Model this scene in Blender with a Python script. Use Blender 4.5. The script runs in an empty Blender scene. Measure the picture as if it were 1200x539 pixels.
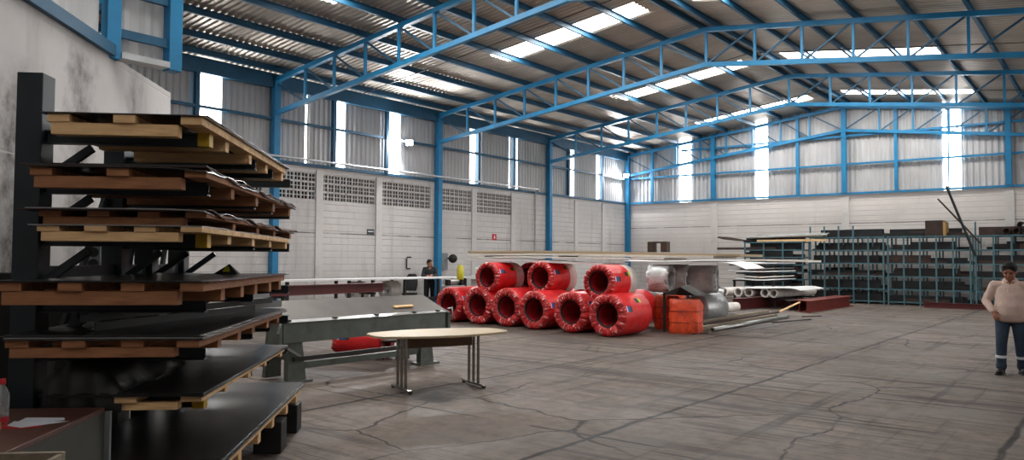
import bpy, math, random
from mathutils import Vector, Matrix, noise
sc = bpy.context.scene
COL = sc.collection
rnd = random.Random(7)
PI = math.pi

# ------------------------------------------------------------------ camera, world, light, exposure
F_PX = 908.866
CAM = Vector((20.574, -36.012, 1.70))
YAW, PITCH, ROLL = math.radians(-38.1727), math.radians(2.2517), math.radians(0.3267)
_f = Vector((math.sin(YAW) * math.cos(PITCH), math.cos(YAW) * math.cos(PITCH), math.sin(PITCH)))
_r = Vector((math.cos(YAW), -math.sin(YAW), 0))
_u = _r.cross(_f)
R_ = _r * math.cos(ROLL) + _u * math.sin(ROLL)
U_ = _u * math.cos(ROLL) - _r * math.sin(ROLL)
cd = bpy.data.cameras.new('camera')
cam = bpy.data.objects.new('camera', cd)
COL.objects.link(cam)
cam.matrix_world = Matrix(((R_.x, U_.x, -_f.x, CAM.x), (R_.y, U_.y, -_f.y, CAM.y), (R_.z, U_.z, -_f.z, CAM.z), (0, 0, 0, 1)))
cd.sensor_fit = 'HORIZONTAL'
cd.sensor_width = 36
cd.lens = 36 * F_PX / 1200
cd.clip_end = 300
sc.camera = cam
vs = sc.view_settings
sc.display_settings.display_device = 'sRGB'
vs.view_transform = 'Standard'
vs.look = 'None'
vs.gamma = 1
vs.use_curve_mapping = False
vs.exposure = 2.05
w = bpy.data.worlds.new('overcast')
sc.world = w
w.use_nodes = True
bgn = w.node_tree.nodes['Background']
bgn.inputs[0].default_value = (1.0, 0.975, 0.94, 1)
bgn.inputs[1].default_value = 1.0
SKYLIGHT = 5.0       # daylight coming through the translucent roof sheets
WALLLIGHT = 3.2      # and through the translucent wall sheets
try:
    sc.cycles.use_denoising = True
    sc.cycles.max_bounces = 8
    sc.cycles.diffuse_bounces = 5
    sc.cycles.caustics_reflective = False
    sc.cycles.caustics_refractive = False
except Exception:
    pass

# ------------------------------------------------------------------ helpers
def lin(c):
    return tuple(((x / 255) / 12.92 if x / 255 <= .04045 else ((x / 255 + .055) / 1.055) ** 2.4) for x in c)

def mat(name, col, rough=.6, metal=0., var=.18, scale=6., bump=0., bscale=30., stretch=(1, 1, 1), dirt=None, dscale=1.5, damt=.5, spec=None):
    """plain procedural surface: base colour with a noise variation, optional dirt patches and bump"""
    m = bpy.data.materials.new(name)
    m.use_nodes = True
    nt = m.node_tree
    b = nt.nodes['Principled BSDF']
    c = lin(col)
    tc = nt.nodes.new('ShaderNodeTexCoord')
    mp = nt.nodes.new('ShaderNodeMapping')
    mp.inputs['Scale'].default_value = stretch
    nt.links.new(tc.outputs['Object'], mp.inputs[0])
    n = nt.nodes.new('ShaderNodeTexNoise')
    n.inputs['Scale'].default_value = scale
    n.inputs['Detail'].default_value = 5
    nt.links.new(mp.outputs[0], n.inputs['Vector'])
    r = nt.nodes.new('ShaderNodeValToRGB')
    r.color_ramp.elements[0].position = .3
    r.color_ramp.elements[1].position = .7
    r.color_ramp.elements[0].color = (*[x * (1 - var) for x in c], 1)
    r.color_ramp.elements[1].color = (*[min(1, x * (1 + var)) for x in c], 1)
    nt.links.new(n.outputs[0], r.inputs[0])
    out = r.outputs[0]
    if dirt:
        n2 = nt.nodes.new('ShaderNodeTexNoise')
        n2.inputs['Scale'].default_value = dscale
        n2.inputs['Detail'].default_value = 8
        n2.inputs['Roughness'].default_value = .65
        nt.links.new(mp.outputs[0], n2.inputs['Vector'])
        r2 = nt.nodes.new('ShaderNodeValToRGB')
        r2.color_ramp.elements[0].position = .5
        r2.color_ramp.elements[1].position = .72
        r2.color_ramp.elements[0].color = (0, 0, 0, 1)
        r2.color_ramp.elements[1].color = (damt, damt, damt, 1)
        nt.links.new(n2.outputs[0], r2.inputs[0])
        mx = nt.nodes.new('ShaderNodeMixRGB')
        nt.links.new(r2.outputs[0], mx.inputs[0])
        nt.links.new(out, mx.inputs[1])
        mx.inputs[2].default_value = (*lin(dirt), 1)
        out = mx.outputs[0]
    nt.links.new(out, b.inputs['Base Color'])
    b.inputs['Roughness'].default_value = rough
    b.inputs['Metallic'].default_value = metal
    if spec is not None:
        b.inputs['Specular IOR Level'].default_value = spec
    if bump:
        n3 = nt.nodes.new('ShaderNodeTexNoise')
        n3.inputs['Scale'].default_value = bscale
        n3.inputs['Detail'].default_value = 4
        nt.links.new(mp.outputs[0], n3.inputs['Vector'])
        bp = nt.nodes.new('ShaderNodeBump')
        bp.inputs['Strength'].default_value = bump
        bp.inputs['Distance'].default_value = .02
        nt.links.new(n3.outputs[0], bp.inputs['Height'])
        nt.links.new(bp.outputs[0], b.inputs['Normal'])
    return m

def emis(name, col, strength):
    m = bpy.data.materials.new(name)
    m.use_nodes = True
    b = m.node_tree.nodes['Principled BSDF']
    b.inputs['Base Color'].default_value = (*lin(col), 1)
    b.inputs['Emission Color'].default_value = (*lin(col), 1)
    b.inputs['Emission Strength'].default_value = strength
    return m

def basis(d, up=(0, 0, 1)):
    d = Vector(d).normalized()
    up = Vector(up)
    if abs(d.dot(up)) > .995:
        up = Vector((0, 1, 0)) if abs(d.y) < .9 else Vector((1, 0, 0))
    x = d.cross(up).normalized()
    return x, x.cross(d).normalized(), d

class MB:
    def __init__(s):
        s.v, s.f, s.m, s.s = [], [], [], []
    def add(s, vs_, fs, m=0, smooth=False):
        o = len(s.v)
        s.v += [tuple(p) for p in vs_]
        for f in fs:
            s.f.append(tuple(i + o for i in f)); s.m.append(m); s.s.append(smooth)
        return s
    def box(s, c, d, rz=0, m=0, tilt=None):
        x, y, z = d[0] / 2, d[1] / 2, d[2] / 2
        M = Matrix.Rotation(rz, 3, 'Z')
        if tilt is not None: M = M @ tilt
        P = [Vector(c) + M @ Vector((a * x, b * y, e * z)) for e in (-1, 1) for b in (-1, 1) for a in (-1, 1)]
        return s.add(P, [(0, 2, 3, 1), (4, 5, 7, 6), (0, 1, 5, 4), (2, 6, 7, 3), (0, 4, 6, 2), (1, 3, 7, 5)], m)
    def span(s, a, b, m=0):
        return s.box([(a[i] + b[i]) / 2 for i in range(3)], [abs(b[i] - a[i]) for i in range(3)], 0, m)
    def bar(s, p, q, w_, h_, m=0, up=(0, 0, 1)):
        p, q = Vector(p), Vector(q)
        x, y, d = basis(q - p, up)
        P = [e + x * (a * w_ / 2) + y * (b * h_ / 2) for e in (p, q) for a, b in ((-1, -1), (1, -1), (1, 1), (-1, 1))]
        return s.add(P, [(0, 1, 2, 3), (7, 6, 5, 4), (0, 4, 5, 1), (1, 5, 6, 2), (2, 6, 7, 3), (3, 7, 4, 0)], m)
    def ibeam(s, p, q, w_, h_, t, m=0, up=(0, 0, 1)):
        p, q = Vector(p), Vector(q)
        x, y, d = basis(q - p, up)
        o = y * (h_ / 2 - t / 2)
        s.bar(p + o, q + o, w_, t, m, up); s.bar(p - o, q - o, w_, t, m, up)
        return s.bar(p, q, t, h_ - 2 * t, m, up)
    def tube(s, p, q, r, r2=None, n=12, m=0, caps=True, smooth=True):
        r2 = r if r2 is None else r2
        p, q = Vector(p), Vector(q)
        x, y, d = basis(q - p)
        P = []
        for e, rr in ((p, r), (q, r2)):
            P += [e + x * (rr * math.cos(2 * PI * i / n)) + y * (rr * math.sin(2 * PI * i / n)) for i in range(n)]
        s.add(P, [(i, (i + 1) % n, n + (i + 1) % n, n + i) for i in range(n)], m, smooth)
        if caps:
            s.add(P[:n], [tuple(range(n - 1, -1, -1))], m); s.add(P[n:], [tuple(range(n))], m)
        return s
    def path(s, pts, r, n=8, m=0):
        pts = [Vector(p) for p in pts]
        rings = []
        for i, p in enumerate(pts):
            d = (pts[min(i + 1, len(pts) - 1)] - pts[max(i - 1, 0)])
            x, y, _ = basis(d)
            rings.append([p + x * (r * math.cos(2 * PI * k / n)) + y * (r * math.sin(2 * PI * k / n)) for k in range(n)])
        P = [p for R in rings for p in R]
        fs = [(a * n + i, a * n + (i + 1) % n, (a + 1) * n + (i + 1) % n, (a + 1) * n + i) for a in range(len(pts) - 1) for i in range(n)]
        s.add(P, fs, m, True)
        s.add(rings[0], [tuple(range(n - 1, -1, -1))], m)
        return s.add(rings[-1], [tuple(range(n))], m)
    def loft(s, rings, m=0, smooth=True, caps=True, closed=True):
        n = len(rings[0])
        P = [p for R in rings for p in R]
        k = n if closed else n - 1
        fs = [(a * n + i, a * n + (i + 1) % n, (a + 1) * n + (i + 1) % n, (a + 1) * n + i) for a in range(len(rings) - 1) for i in range(k)]
        s.add(P, fs, m, smooth)
        if caps:
            s.add(rings[0], [tuple(range(n - 1, -1, -1))], m); s.add(rings[-1], [tuple(range(n))], m)
        return s
    def lathe(s, prof, p, axis, n=32, m=0, jit=None):
        """profile of (radius, distance along axis) swept round the axis through p"""
        p = Vector(p)
        x, y, d = basis(axis)
        rings = []
        for j, (r, t) in enumerate(prof):
            ring = []
            for i in range(n):
                a = 2 * PI * i / n
                rr, tt = (r, t) if jit is None else jit(j, i, r, t)
                ring.append(p + d * tt + (x * math.cos(a) + y * math.sin(a)) * rr)
            rings.append(ring)
        return s.loft(rings, m, True, False)
    def ell(s, c, r, n=16, k=10, M=None, m=0):
        c = Vector(c)
        rings = []
        for j in range(1, k):
            t = PI * j / k
            rings.append([Vector((r[0] * math.sin(t) * math.cos(2 * PI * i / n), r[1] * math.sin(t) * math.sin(2 * PI * i / n), -r[2] * math.cos(t))) for i in range(n)])
        if M is not None: rings = [[M @ q for q in R] for R in rings]
        rings = [[c + q for q in R] for R in rings]
        return s.loft(rings, m, True, True)
    def cap(s, p, q, r, r2=None, n=14, m=0):
        """tapered limb with round ends"""
        r2 = r if r2 is None else r2
        p, q = Vector(p), Vector(q)
        x, y, d = basis(q - p)
        prof = [(p - d * r * math.cos(t), r * math.sin(t)) for t in (.25, .7, 1.2)] + [(p, r), (q, r2)] + [(q + d * r2 * math.cos(t), r2 * math.sin(t)) for t in (1.2, .7, .25)]
        return s.loft([[c + x * (rr * math.cos(2 * PI * i / n)) + y * (rr * math.sin(2 * PI * i / n)) for i in range(n)] for c, rr in prof], m)
    def prism(s, poly, d, m=0):
        """planar polygon (3d points) extruded by the vector d"""
        d = Vector(d)
        A = [Vector(p) for p in poly]
        n = len(A)
        B = [p + d for p in A]
        s.add(A + B, [(i, (i + 1) % n, n + (i + 1) % n, n + i) for i in range(n)], m)
        s.add(A, [tuple(range(n - 1, -1, -1))], m)
        return s.add(B, [tuple(range(n))], m)
    def build(s, name, mats, parent=None, loc=None, rz=0, world=False, bevel=0.):
        """ONE mesh object; with world=True the points are world points and are brought into the parent's (or loc's) frame"""
        me = bpy.data.meshes.new(name)
        pts = s.v
        if world:
            o = parent.location if parent is not None and loc is None else Vector(loc or (0, 0, 0))
            if parent is not None and parent.parent is not None and loc is None: o = parent.parent.location + parent.location
            pts = [(p[0] - o[0], p[1] - o[1], p[2] - o[2]) for p in pts]
        me.from_pydata(pts, [], s.f)
        if not isinstance(mats, (list, tuple)): mats = [mats]
        for q in mats: me.materials.append(q)
        me.polygons.foreach_set('material_index', s.m)
        me.polygons.foreach_set('use_smooth', s.s)
        me.update()
        o = bpy.data.objects.new(name, me)
        COL.objects.link(o)
        if parent is not None: o.parent = parent
        if loc is not None: o.location = loc
        o.rotation_euler = (0, 0, rz)
        if bevel:
            b = o.modifiers.new('bevel', 'BEVEL'); b.width = bevel; b.segments = 2; b.limit_method = 'ANGLE'
        return o

def tag(o, label, cat, group=None, kind=None):
    o['label'] = label; o['category'] = cat
    if group: o['group'] = group
    if kind: o['kind'] = kind
    return o
def thing(name, label, cat, loc=(0, 0, 0), rz=0, group=None):
    o = bpy.data.objects.new(name, None)
    o.empty_display_size = .1
    COL.objects.link(o)
    o.location = loc; o.rotation_euler = (0, 0, rz)
    return tag(o, label, cat, group)
def struct(o):
    o['kind'] = 'structure'
    return o
def dup(root, loc=None, rz=None, label=None, group=None):
    kids = [o for o in COL.objects if o.parent == root]
    c = root.copy(); COL.objects.link(c)
    if loc is not None: c.location = loc
    if rz is not None: c.rotation_euler = (0, 0, rz)
    if label: c['label'] = label
    if group: c['group'] = group
    for k in kids:
        kc = k.copy(); COL.objects.link(kc); kc.parent = c
        for g in [o for o in COL.objects if o.parent == k]:
            gc = g.copy(); COL.objects.link(gc); gc.parent = kc
    return c
ORD = ['first', 'second', 'third', 'fourth', 'fifth', 'sixth', 'seventh', 'eighth', 'ninth', 'tenth', 'eleventh', 'twelfth', 'thirteenth', 'fourteenth', 'fifteenth', 'sixteenth', 'seventeenth', 'eighteenth', 'nineteenth', 'twentieth']

# ------------------------------------------------------------------ materials
M = {}
M['blue'] = mat('blue_paint', (26, 122, 170), .45, 0, .12, 3)
M['blue_dark'] = mat('blue_paint_dark', (26, 82, 112), .5, 0, .15, 3)
M['siding'] = mat('grey_siding', (184, 183, 183), .55, .05, .08, 2, stretch=(1, 1, .15), dirt=(140, 135, 130), dscale=1.2, damt=.35)
M['roofsheet'] = mat('galvanised_roof', (184, 176, 166), .4, .4, .18, .9, stretch=(.35, 1, 1), dirt=(150, 140, 128), dscale=.6, damt=.6)
M['skylight'] = emis('translucent_roof_sheet', (255, 252, 247), SKYLIGHT)
M['strip'] = emis('translucent_wall_sheet', (255, 252, 248), WALLLIGHT)
M['hole_shade'] = mat('painted_hole_shade', (14, 13, 13), .9, 0, .2, 4)  # near-black backing, paints the shade inside the screen block holes
M['pipegrey'] = mat('conduit_grey', (180, 182, 184), .45, .2, .15, 5)
M['white'] = mat('white_board', (226, 222, 212), .5, 0, .06, 2, dirt=(160, 150, 135), dscale=3, damt=.35)
M['white2'] = mat('white_paint', (225, 226, 226), .45, 0, .06, 2)
M['wood'] = mat('pallet_pine', (240, 194, 142), .7, 0, .25, 7, stretch=(.4, 3, 3), bump=.2, dirt=(150, 98, 62), dscale=6, damt=.4)
M['wood2'] = mat('pallet_pine_brown', (160, 108, 72), .75, 0, .3, 7, stretch=(.4, 3, 3), bump=.2, dirt=(80, 52, 34), dscale=6, damt=.55)
M['sheet'] = mat('dark_steel_sheet', (66, 66, 68), .24, .7, .25, 1.2, dirt=(40, 38, 38), dscale=2.2, damt=.6)
M['sheetgrey'] = mat('grey_steel_sheet', (150, 150, 152), .38, .6, .15, 2, dirt=(90, 86, 82), dscale=3, damt=.5)
M['rackpaint'] = mat('rack_dark_green', (28, 38, 44), .5, .1, .2, 4)
M['yellow'] = mat('yellow_paint', (200, 160, 30), .55, 0, .15, 9, dirt=(80, 60, 20), dscale=8, damt=.5)
M['black'] = mat('black_rubber', (22, 22, 23), .6, 0, .2, 6)
M['blacksteel'] = mat('black_steel', (34, 33, 33), .5, .4, .3, 5)
M['tarp'] = mat('black_plastic', (9, 10, 10), .5, 0, .3, 5, bump=.3, bscale=9)
M['desk'] = mat('dark_brown_laminate', (92, 58, 48), .45, 0, .2, 5, stretch=(1, 5, 1))
M['cabinet'] = mat('olive_grey_metal', (72, 74, 66), .5, .2, .1, 4)
M['paper'] = mat('white_paper', (232, 236, 245), .8, 0, .03, 3)
M['red'] = mat('red_plastic_wrap', (214, 36, 40), .34, 0, .18, 5, bump=.25, bscale=14)
M['redin'] = mat('red_inner_wrap', (170, 34, 44), .4, 0, .3, 6, bump=.2, bscale=12)
M['redrust'] = mat('red_oxide_steel', (112, 40, 32), .6, .1, .25, 3, stretch=(3, .3, 3), dirt=(60, 26, 22), dscale=4, damt=.6)
M['maroon'] = mat('maroon_steel', (84, 27, 28), .55, .1, .25, 3)
M['brakeg'] = mat('brake_green_grey', (86, 92, 86), .5, .2, .2, 3, dirt=(52, 50, 46), dscale=4, damt=.6)
M['braket'] = mat('brake_plate', (82, 77, 72), .42, .35, .2, 2, dirt=(74, 66, 58), dscale=3, damt=.6)
M['steelbright'] = mat('bright_steel', (178, 178, 176), .3, .85, .12, 5)
M['chrome'] = mat('dull_chrome', (150, 146, 140), .25, .9, .15, 6, dirt=(80, 70, 60), dscale=9, damt=.5)
M['tabletop'] = mat('beige_laminate', (172, 152, 120), .55, 0, .05, 3)
M['brown'] = mat('brown_panel', (104, 76, 54), .55, 0, .2, 4, stretch=(1, 6, 1))
M['plast'] = mat('clear_plastic_wrap', (206, 210, 211), .3, .0, .3, 3.5, bump=.7, bscale=6)
M['coilsteel'] = mat('coil_steel', (160, 162, 164), .35, .35, .2, 6)
M['whitewrap'] = mat('white_wrap', (214, 208, 202), .5, 0, .12, 4, bump=.3, bscale=10)
M['orange'] = mat('orange_red_tarp', (226, 84, 48), .45, 0, .22, 5, bump=1., bscale=8, dirt=(130, 34, 24), dscale=4, damt=.7)
M['lattice'] = mat('rack_teal', (74, 112, 122), .5, .15, .2, 4)
M['rust'] = mat('dark_rusty_bar', (66, 50, 44), .65, .2, .35, 4)
M['dkbar'] = mat('black_bar', (30, 32, 36), .5, .3, .3, 4)
M['timber'] = mat('grey_timber', (128, 116, 100), .75, 0, .25, 4, stretch=(4, .4, 4), bump=.2)
M['galv'] = mat('galvanised_tube', (160, 162, 160), .35, .6, .2, 4)
M['boxbrown'] = mat('dark_brown_box', (58, 42, 36), .7, 0, .2, 4)
M['skin'] = mat('skin', (150, 98, 76), .55, 0, .06, 10)
M['hair'] = mat('black_hair', (9, 8, 8), .85, 0, .3, 30, bump=.4, bscale=60)
M['sweater'] = mat('beige_pink_knit', (206, 180, 168), .9, 0, .08, 9, bump=.35, bscale=12)
M['jeans'] = mat('blue_denim', (44, 60, 78), .85, 0, .22, 8, bump=.3, bscale=14, dirt=(34, 46, 62), dscale=4, damt=.5)
M['boot'] = mat('black_boot', (20, 18, 17), .5, 0, .2, 8)
M['reflect'] = mat('reflective_band', (232, 236, 240), .35, .2, .04, 8)
M['jacket'] = mat('black_jacket', (24, 28, 34), .75, 0, .2, 8)
M['yellowgreen'] = mat('yellow_guard', (190, 190, 40), .5, 0, .1, 8)
M['sign_red'] = mat('sign_red', (196, 40, 44), .5, 0, .04, 4)
M['sign_green'] = mat('sign_dark', (52, 62, 60), .5, 0, .05, 4)
M['label_blue'] = mat('label_blue', (48, 74, 140), .45, 0, .05, 4)
M['label_dark'] = mat('label_dark', (52, 50, 30), .45, 0, .1, 4)
M['lamp'] = emis('lamp_led', (255, 255, 255), 30)
M['greybox'] = mat('grey_box', (130, 134, 136), .5, .1, .1, 4)
M['cardboard'] = mat('cardboard', (176, 142, 88), .8, 0, .12, 5)
def glassmat():
    m = bpy.data.materials.new('clear_pet'); m.use_nodes = True
    b = m.node_tree.nodes['Principled BSDF']
    b.inputs['Base Color'].default_value = (.86, .9, .92, 1)
    b.inputs['Roughness'].default_value = .12
    b.inputs['Transmission Weight'].default_value = .75
    b.inputs['IOR'].default_value = 1.2
    return m
M['pet'] = glassmat()

# coil wrap: pleated red film with pale scuffs and painted highlights
def nodes(name):
    m = bpy.data.materials.new(name); m.use_nodes = True
    nt = m.node_tree
    def N(t, **k):
        n = nt.nodes.new('ShaderNode' + t)
        for a, v in k.items():
            if a.startswith('i'):
                key = a[1:]
                n.inputs[int(key) if key.isdigit() else key.replace('_', ' ')].default_value = v
            else: setattr(n, a, v)
        return n
    def L(a, b): nt.links.new(a, b)
    def math_(op, a, b=None, c=None):
        n = nt.nodes.new('ShaderNodeMath'); n.operation = op
        for i, q in enumerate((a, b, c)):
            if q is None: continue
            if isinstance(q, (int, float)): n.inputs[i].default_value = q
            else: nt.links.new(q, n.inputs[i])
        return n.outputs[0]
    def ramp(src, p0, p1, c0=0., c1=1.):
        n = nt.nodes.new('ShaderNodeMapRange'); n.clamp = True
        n.inputs[1].default_value = p0; n.inputs[2].default_value = p1; n.inputs[3].default_value = c0; n.inputs[4].default_value = c1
        nt.links.new(src, n.inputs[0]); return n.outputs[0]
    def mix(fac, a, b):
        n = nt.nodes.new('ShaderNodeMixRGB')
        for i, q in enumerate((fac, a, b)):
            if isinstance(q, (int, float)): n.inputs[i].default_value = q
            elif isinstance(q, tuple): n.inputs[i].default_value = (*lin(q), 1)
            else: nt.links.new(q, n.inputs[i])
        return n.outputs[0]
    return m, nt, N, L, math_, ramp, mix, nt.nodes['Principled BSDF']

def floor_material():
    m, nt, N, L, math_, ramp, mix, b = nodes('worn_concrete')
    tc = N('TexCoord'); co = tc.outputs['Object']
    def noise(scale, detail=6, rough=.6, vec=co):
        n = N('TexNoise', iScale=scale, iDetail=detail, iRoughness=rough); L(vec, n.inputs['Vector']); return n.outputs[0]
    def mapped(rz, sx, sy):
        n = N('Mapping'); n.inputs['Rotation'].default_value = (0, 0, rz); n.inputs['Scale'].default_value = (sx, sy, 1)
        L(co, n.inputs[0]); return n.outputs[0]
    base = mix(ramp(noise(.45, 8), .35, .65), (96, 84, 76), (126, 113, 104))
    base = mix(ramp(noise(5, 8, .7), .42, .68, 0, .7), base, (68, 60, 55))
    # scuffs and tyre tracks in a few directions
    for rz, sc_, lo, hi, amt in ((.05, (.16, 3.4), .52, .6, .8), (.72, (3.4, .12), .55, .62, .7), (-.22, (.24, 6.), .54, .61, .7), (.22, (.4, 9.), .54, .6, .7)):
        v = mapped(rz, *sc_)
        t = ramp(noise(1., 9, .68, v), lo, hi, 0, amt)
        t = math_('MULTIPLY', t, ramp(noise(.16, 3), .36, .5))
        base = mix(t, base, (46, 40, 37))
    base = mix(math_('MULTIPLY', ramp(noise(1., 8, .75, mapped(.12, .8, 11.)), .55, .6, 0, .75), ramp(noise(.25, 4), .42, .56)), base, (44, 38, 35))
    base = mix(ramp(noise(.3, 7, .7), .6, .7, 0, .5), base, (54, 48, 44))
    base = mix(ramp(noise(9, 4, .5), .68, .76, 0, .35), base, (150, 143, 136))
    # slab joints
    sx = N('SeparateXYZ'); L(co, sx.inputs[0])
    wob = math_('MULTIPLY', math_('SUBTRACT', noise(1.1, 4), .5), .16)
    def joint(src, off, pitch, wd):
        a = math_('ADD', math_('SUBTRACT', src, off), wob)
        a = math_('PINGPONG', a, pitch / 2)
        return ramp(a, wd * .4, wd, 1, 0)
    jx = joint(sx.outputs[0], 13.32, 3.2, .045)
    jy = joint(sx.outputs[1], -29.55, 4.075, .036)
    jm = math_('MAXIMUM', jx, math_('MULTIPLY', jy, ramp(noise(.5, 3), .42, .5)))
    jm = math_('MULTIPLY', jm, ramp(noise(.8, 3), .3, .45, .55, 1.))
    # cracks
    dv = N('TexNoise', iScale=1.3, iDetail=4.); L(co, dv.inputs['Vector'])
    mv = N('VectorMath', operation='MULTIPLY_ADD'); L(dv.outputs['Color'], mv.inputs[0]); mv.inputs[1].default_value = (.5, .5, 0); L(co, mv.inputs[2])
    vo = N('TexVoronoi', feature='DISTANCE_TO_EDGE', iScale=.42); L(mv.outputs[0], vo.inputs['Vector'])
    cr = math_('MULTIPLY', ramp(vo.outputs['Distance'], .003, .011, 1, 0), ramp(noise(.22, 3), .46, .54, 0, .95))
    # oily patch on the broken joint under the table
    px_ = math_('SUBTRACT', sx.outputs[0], 13.82); py_ = math_('SUBTRACT', sx.outputs[1], -28.95)
    dd = math_('SQRT', math_('ADD', math_('MULTIPLY', px_, px_), math_('MULTIPLY', py_, py_)))
    oil = ramp(math_('ADD', dd, math_('MULTIPLY', math_('SUBTRACT', noise(3, 5), .5), .9)), .18, .42, .9, 0)
    dark = math_('MAXIMUM', math_('MAXIMUM', jm, cr), oil)
    col = mix(dark, base, (26, 22, 20))
    L(col, b.inputs['Base Color'])
    L(ramp(noise(.9, 6), .35, .7, .56, .85), b.inputs['Roughness'])
    b.inputs['Specular IOR Level'].default_value = .35
    hgt = math_('SUBTRACT', math_('MULTIPLY', noise(14, 6), .25), math_('MULTIPLY', dark, 1.))
    bp = N('Bump', iStrength=.35, iDistance=.02); L(hgt, bp.inputs['Height']); L(bp.outputs[0], b.inputs['Normal'])
    return m

def masonry_material(name, ax, col=(214, 210, 206), line=(120, 114, 110), rowh=.22, stain=.5, vert=.22, lo=.54, stains=(), tie=None):
    """painted block wall; ax is the world axis running along the wall"""
    m, nt, N, L, math_, ramp, mix, b = nodes(name)
    tc = N('TexCoord'); co = tc.outputs['Object']
    sx = N('SeparateXYZ'); L(co, sx.inputs[0])
    cb = N('CombineXYZ'); L(sx.outputs[ax], cb.inputs[0]); L(sx.outputs[2], cb.inputs[1])
    def noise(scale, detail=6, rough=.6, vec=co):
        n = N('TexNoise', iScale=scale, iDetail=detail, iRoughness=rough); L(vec, n.inputs['Vector']); return n.outputs[0]
    br = N('TexBrick', iScale=1.); L(cb.outputs[0], br.inputs['Vector'])
    br.inputs['Brick Width'].default_value = .46; br.inputs['Row Height'].default_value = rowh
    br.inputs['Mortar Size'].default_value = .011; br.inputs['Mortar Smooth'].default_value = .3
    row = ramp(math_('PINGPONG', sx.outputs[2], rowh / 2), .004, .014, 1, 0)
    mort = math_('MAXIMUM', math_('MULTIPLY', br.outputs['Fac'], vert), math_('MULTIPLY', row, ramp(noise(.6, 4), .38, .6, .1, .75)))
    base = mix(ramp(noise(.6, 6), .35, .65), tuple(int(c * .93) for c in col), col)
    mp = N('Mapping'); mp.inputs['Scale'].default_value = (1.6, 1.6, .22); L(co, mp.inputs[0])
    base = mix(ramp(noise(1.2, 7, .65, mp.outputs[0]), lo, lo + .22, 0, stain), base, (120, 110, 102))
    base = mix(ramp(noise(2.2, 9, .7), lo + .1, lo + .15, 0, stain), base, (96, 88, 84))
    if tie: mort = math_('MAXIMUM', mort, math_('MULTIPLY', ramp(math_('ABSOLUTE', math_('SUBTRACT', sx.outputs[2], tie)), .012, .03, 1, 0), ramp(noise(.9, 4), .35, .5, .3, 1)))
    for y, half, z0, z1, a in stains:
        s_ = math_('MULTIPLY', ramp(math_('ABSOLUTE', math_('SUBTRACT', math_('ADD', sx.outputs[1], math_('MULTIPLY', math_('SUBTRACT', noise(4, 5), .5), half * 2.4)), y)), 0., half, 1, 0), math_('MULTIPLY', ramp(sx.outputs[2], z0, z0 + .3), ramp(sx.outputs[2], z1 - .5, z1, 1, 0)))
        base = mix(math_('MULTIPLY', math_('MULTIPLY', s_, ramp(noise(3, 6, .7), .3, .6, .2, 1)), a), base, (70, 62, 56))
    col_ = mix(mort, base, line)
    L(col_, b.inputs['Base Color'])
    b.inputs['Roughness'].default_value = .7
    bp = N('Bump', iStrength=.4, iDistance=.01); L(math_('SUBTRACT', math_('MULTIPLY', noise(9), .4), mort), bp.inputs['Height']); L(bp.outputs[0], b.inputs['Normal'])
    return m
def face_material():
    m, nt, N, L, math_, ramp, mix, b = nodes('pleated_red_wrap')
    tc = N('TexCoord'); sx = N('SeparateXYZ'); L(tc.outputs['Object'], sx.inputs[0])
    a = math_('ARCTAN2', sx.outputs[2], sx.outputs[0])
    r = math_('SQRT', math_('ADD', math_('MULTIPLY', sx.outputs[0], sx.outputs[0]), math_('MULTIPLY', sx.outputs[2], sx.outputs[2])))
    cb = N('CombineXYZ'); L(math_('MULTIPLY', a, 7.), cb.inputs[0]); L(math_('MULTIPLY', r, 5.), cb.inputs[1])
    n = N('TexNoise', iScale=1.6, iDetail=4., iRoughness=.6); L(cb.outputs[0], n.inputs['Vector'])
    n2 = N('TexNoise', iScale=9., iDetail=3.); L(tc.outputs['Object'], n2.inputs['Vector'])
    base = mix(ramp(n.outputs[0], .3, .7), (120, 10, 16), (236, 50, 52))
    hl = math_('MULTIPLY', ramp(n.outputs[0], .54, .62), ramp(n2.outputs[0], .46, .56))  # pale streaks mix scuffs with highlights painted along the pleats
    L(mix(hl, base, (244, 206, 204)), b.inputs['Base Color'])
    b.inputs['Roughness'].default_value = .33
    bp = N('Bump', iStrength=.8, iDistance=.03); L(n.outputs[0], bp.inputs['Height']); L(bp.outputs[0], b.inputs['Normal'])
    return m
M['redface'] = face_material()
M['floor'] = floor_material()
M['mason_l'] = masonry_material('white_block_left', 1, (210, 206, 203), tie=2.56)
M['mason_r'] = masonry_material('white_block_rear', 0, (218, 211, 207), stain=.3, vert=.06, lo=.58, tie=3.42)
M['mason_p'] = masonry_material('grey_white_render', 0, (196, 192, 190), (186, 182, 180), 1.3, .5, 0., .54, ((3.1, .55, -.5, 3.5, 1.), (4.3, .4, 1.5, 4.1, .9), (5.7, .28, 2.0, 4.2, .85)))
M['pilaster'] = mat('white_painted_concrete', (206, 202, 199), .7, 0, .06, 2, dirt=(150, 142, 136), dscale=2, damt=.4)

# ------------------------------------------------------------------ the building
S, W = 7.277, 10.997                 # bay spacing, half span
ZS, ZG, ZB, ZT, RB, RT = 4.704, 6.028, 6.18, 7.209, 7.534, 8.584
Y0, Y1 = -50.0, 0.0
SL = (RT - ZT) / W
OFF = .27                            # roof sheet above the top chord
def roofz(x): return ZT + OFF + SL * (x if x <= W else 2 * W - x)

struct(MB().span((-.3, -52, -.2), (34, .3, 0)).build('floor', M['floor']))

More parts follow.
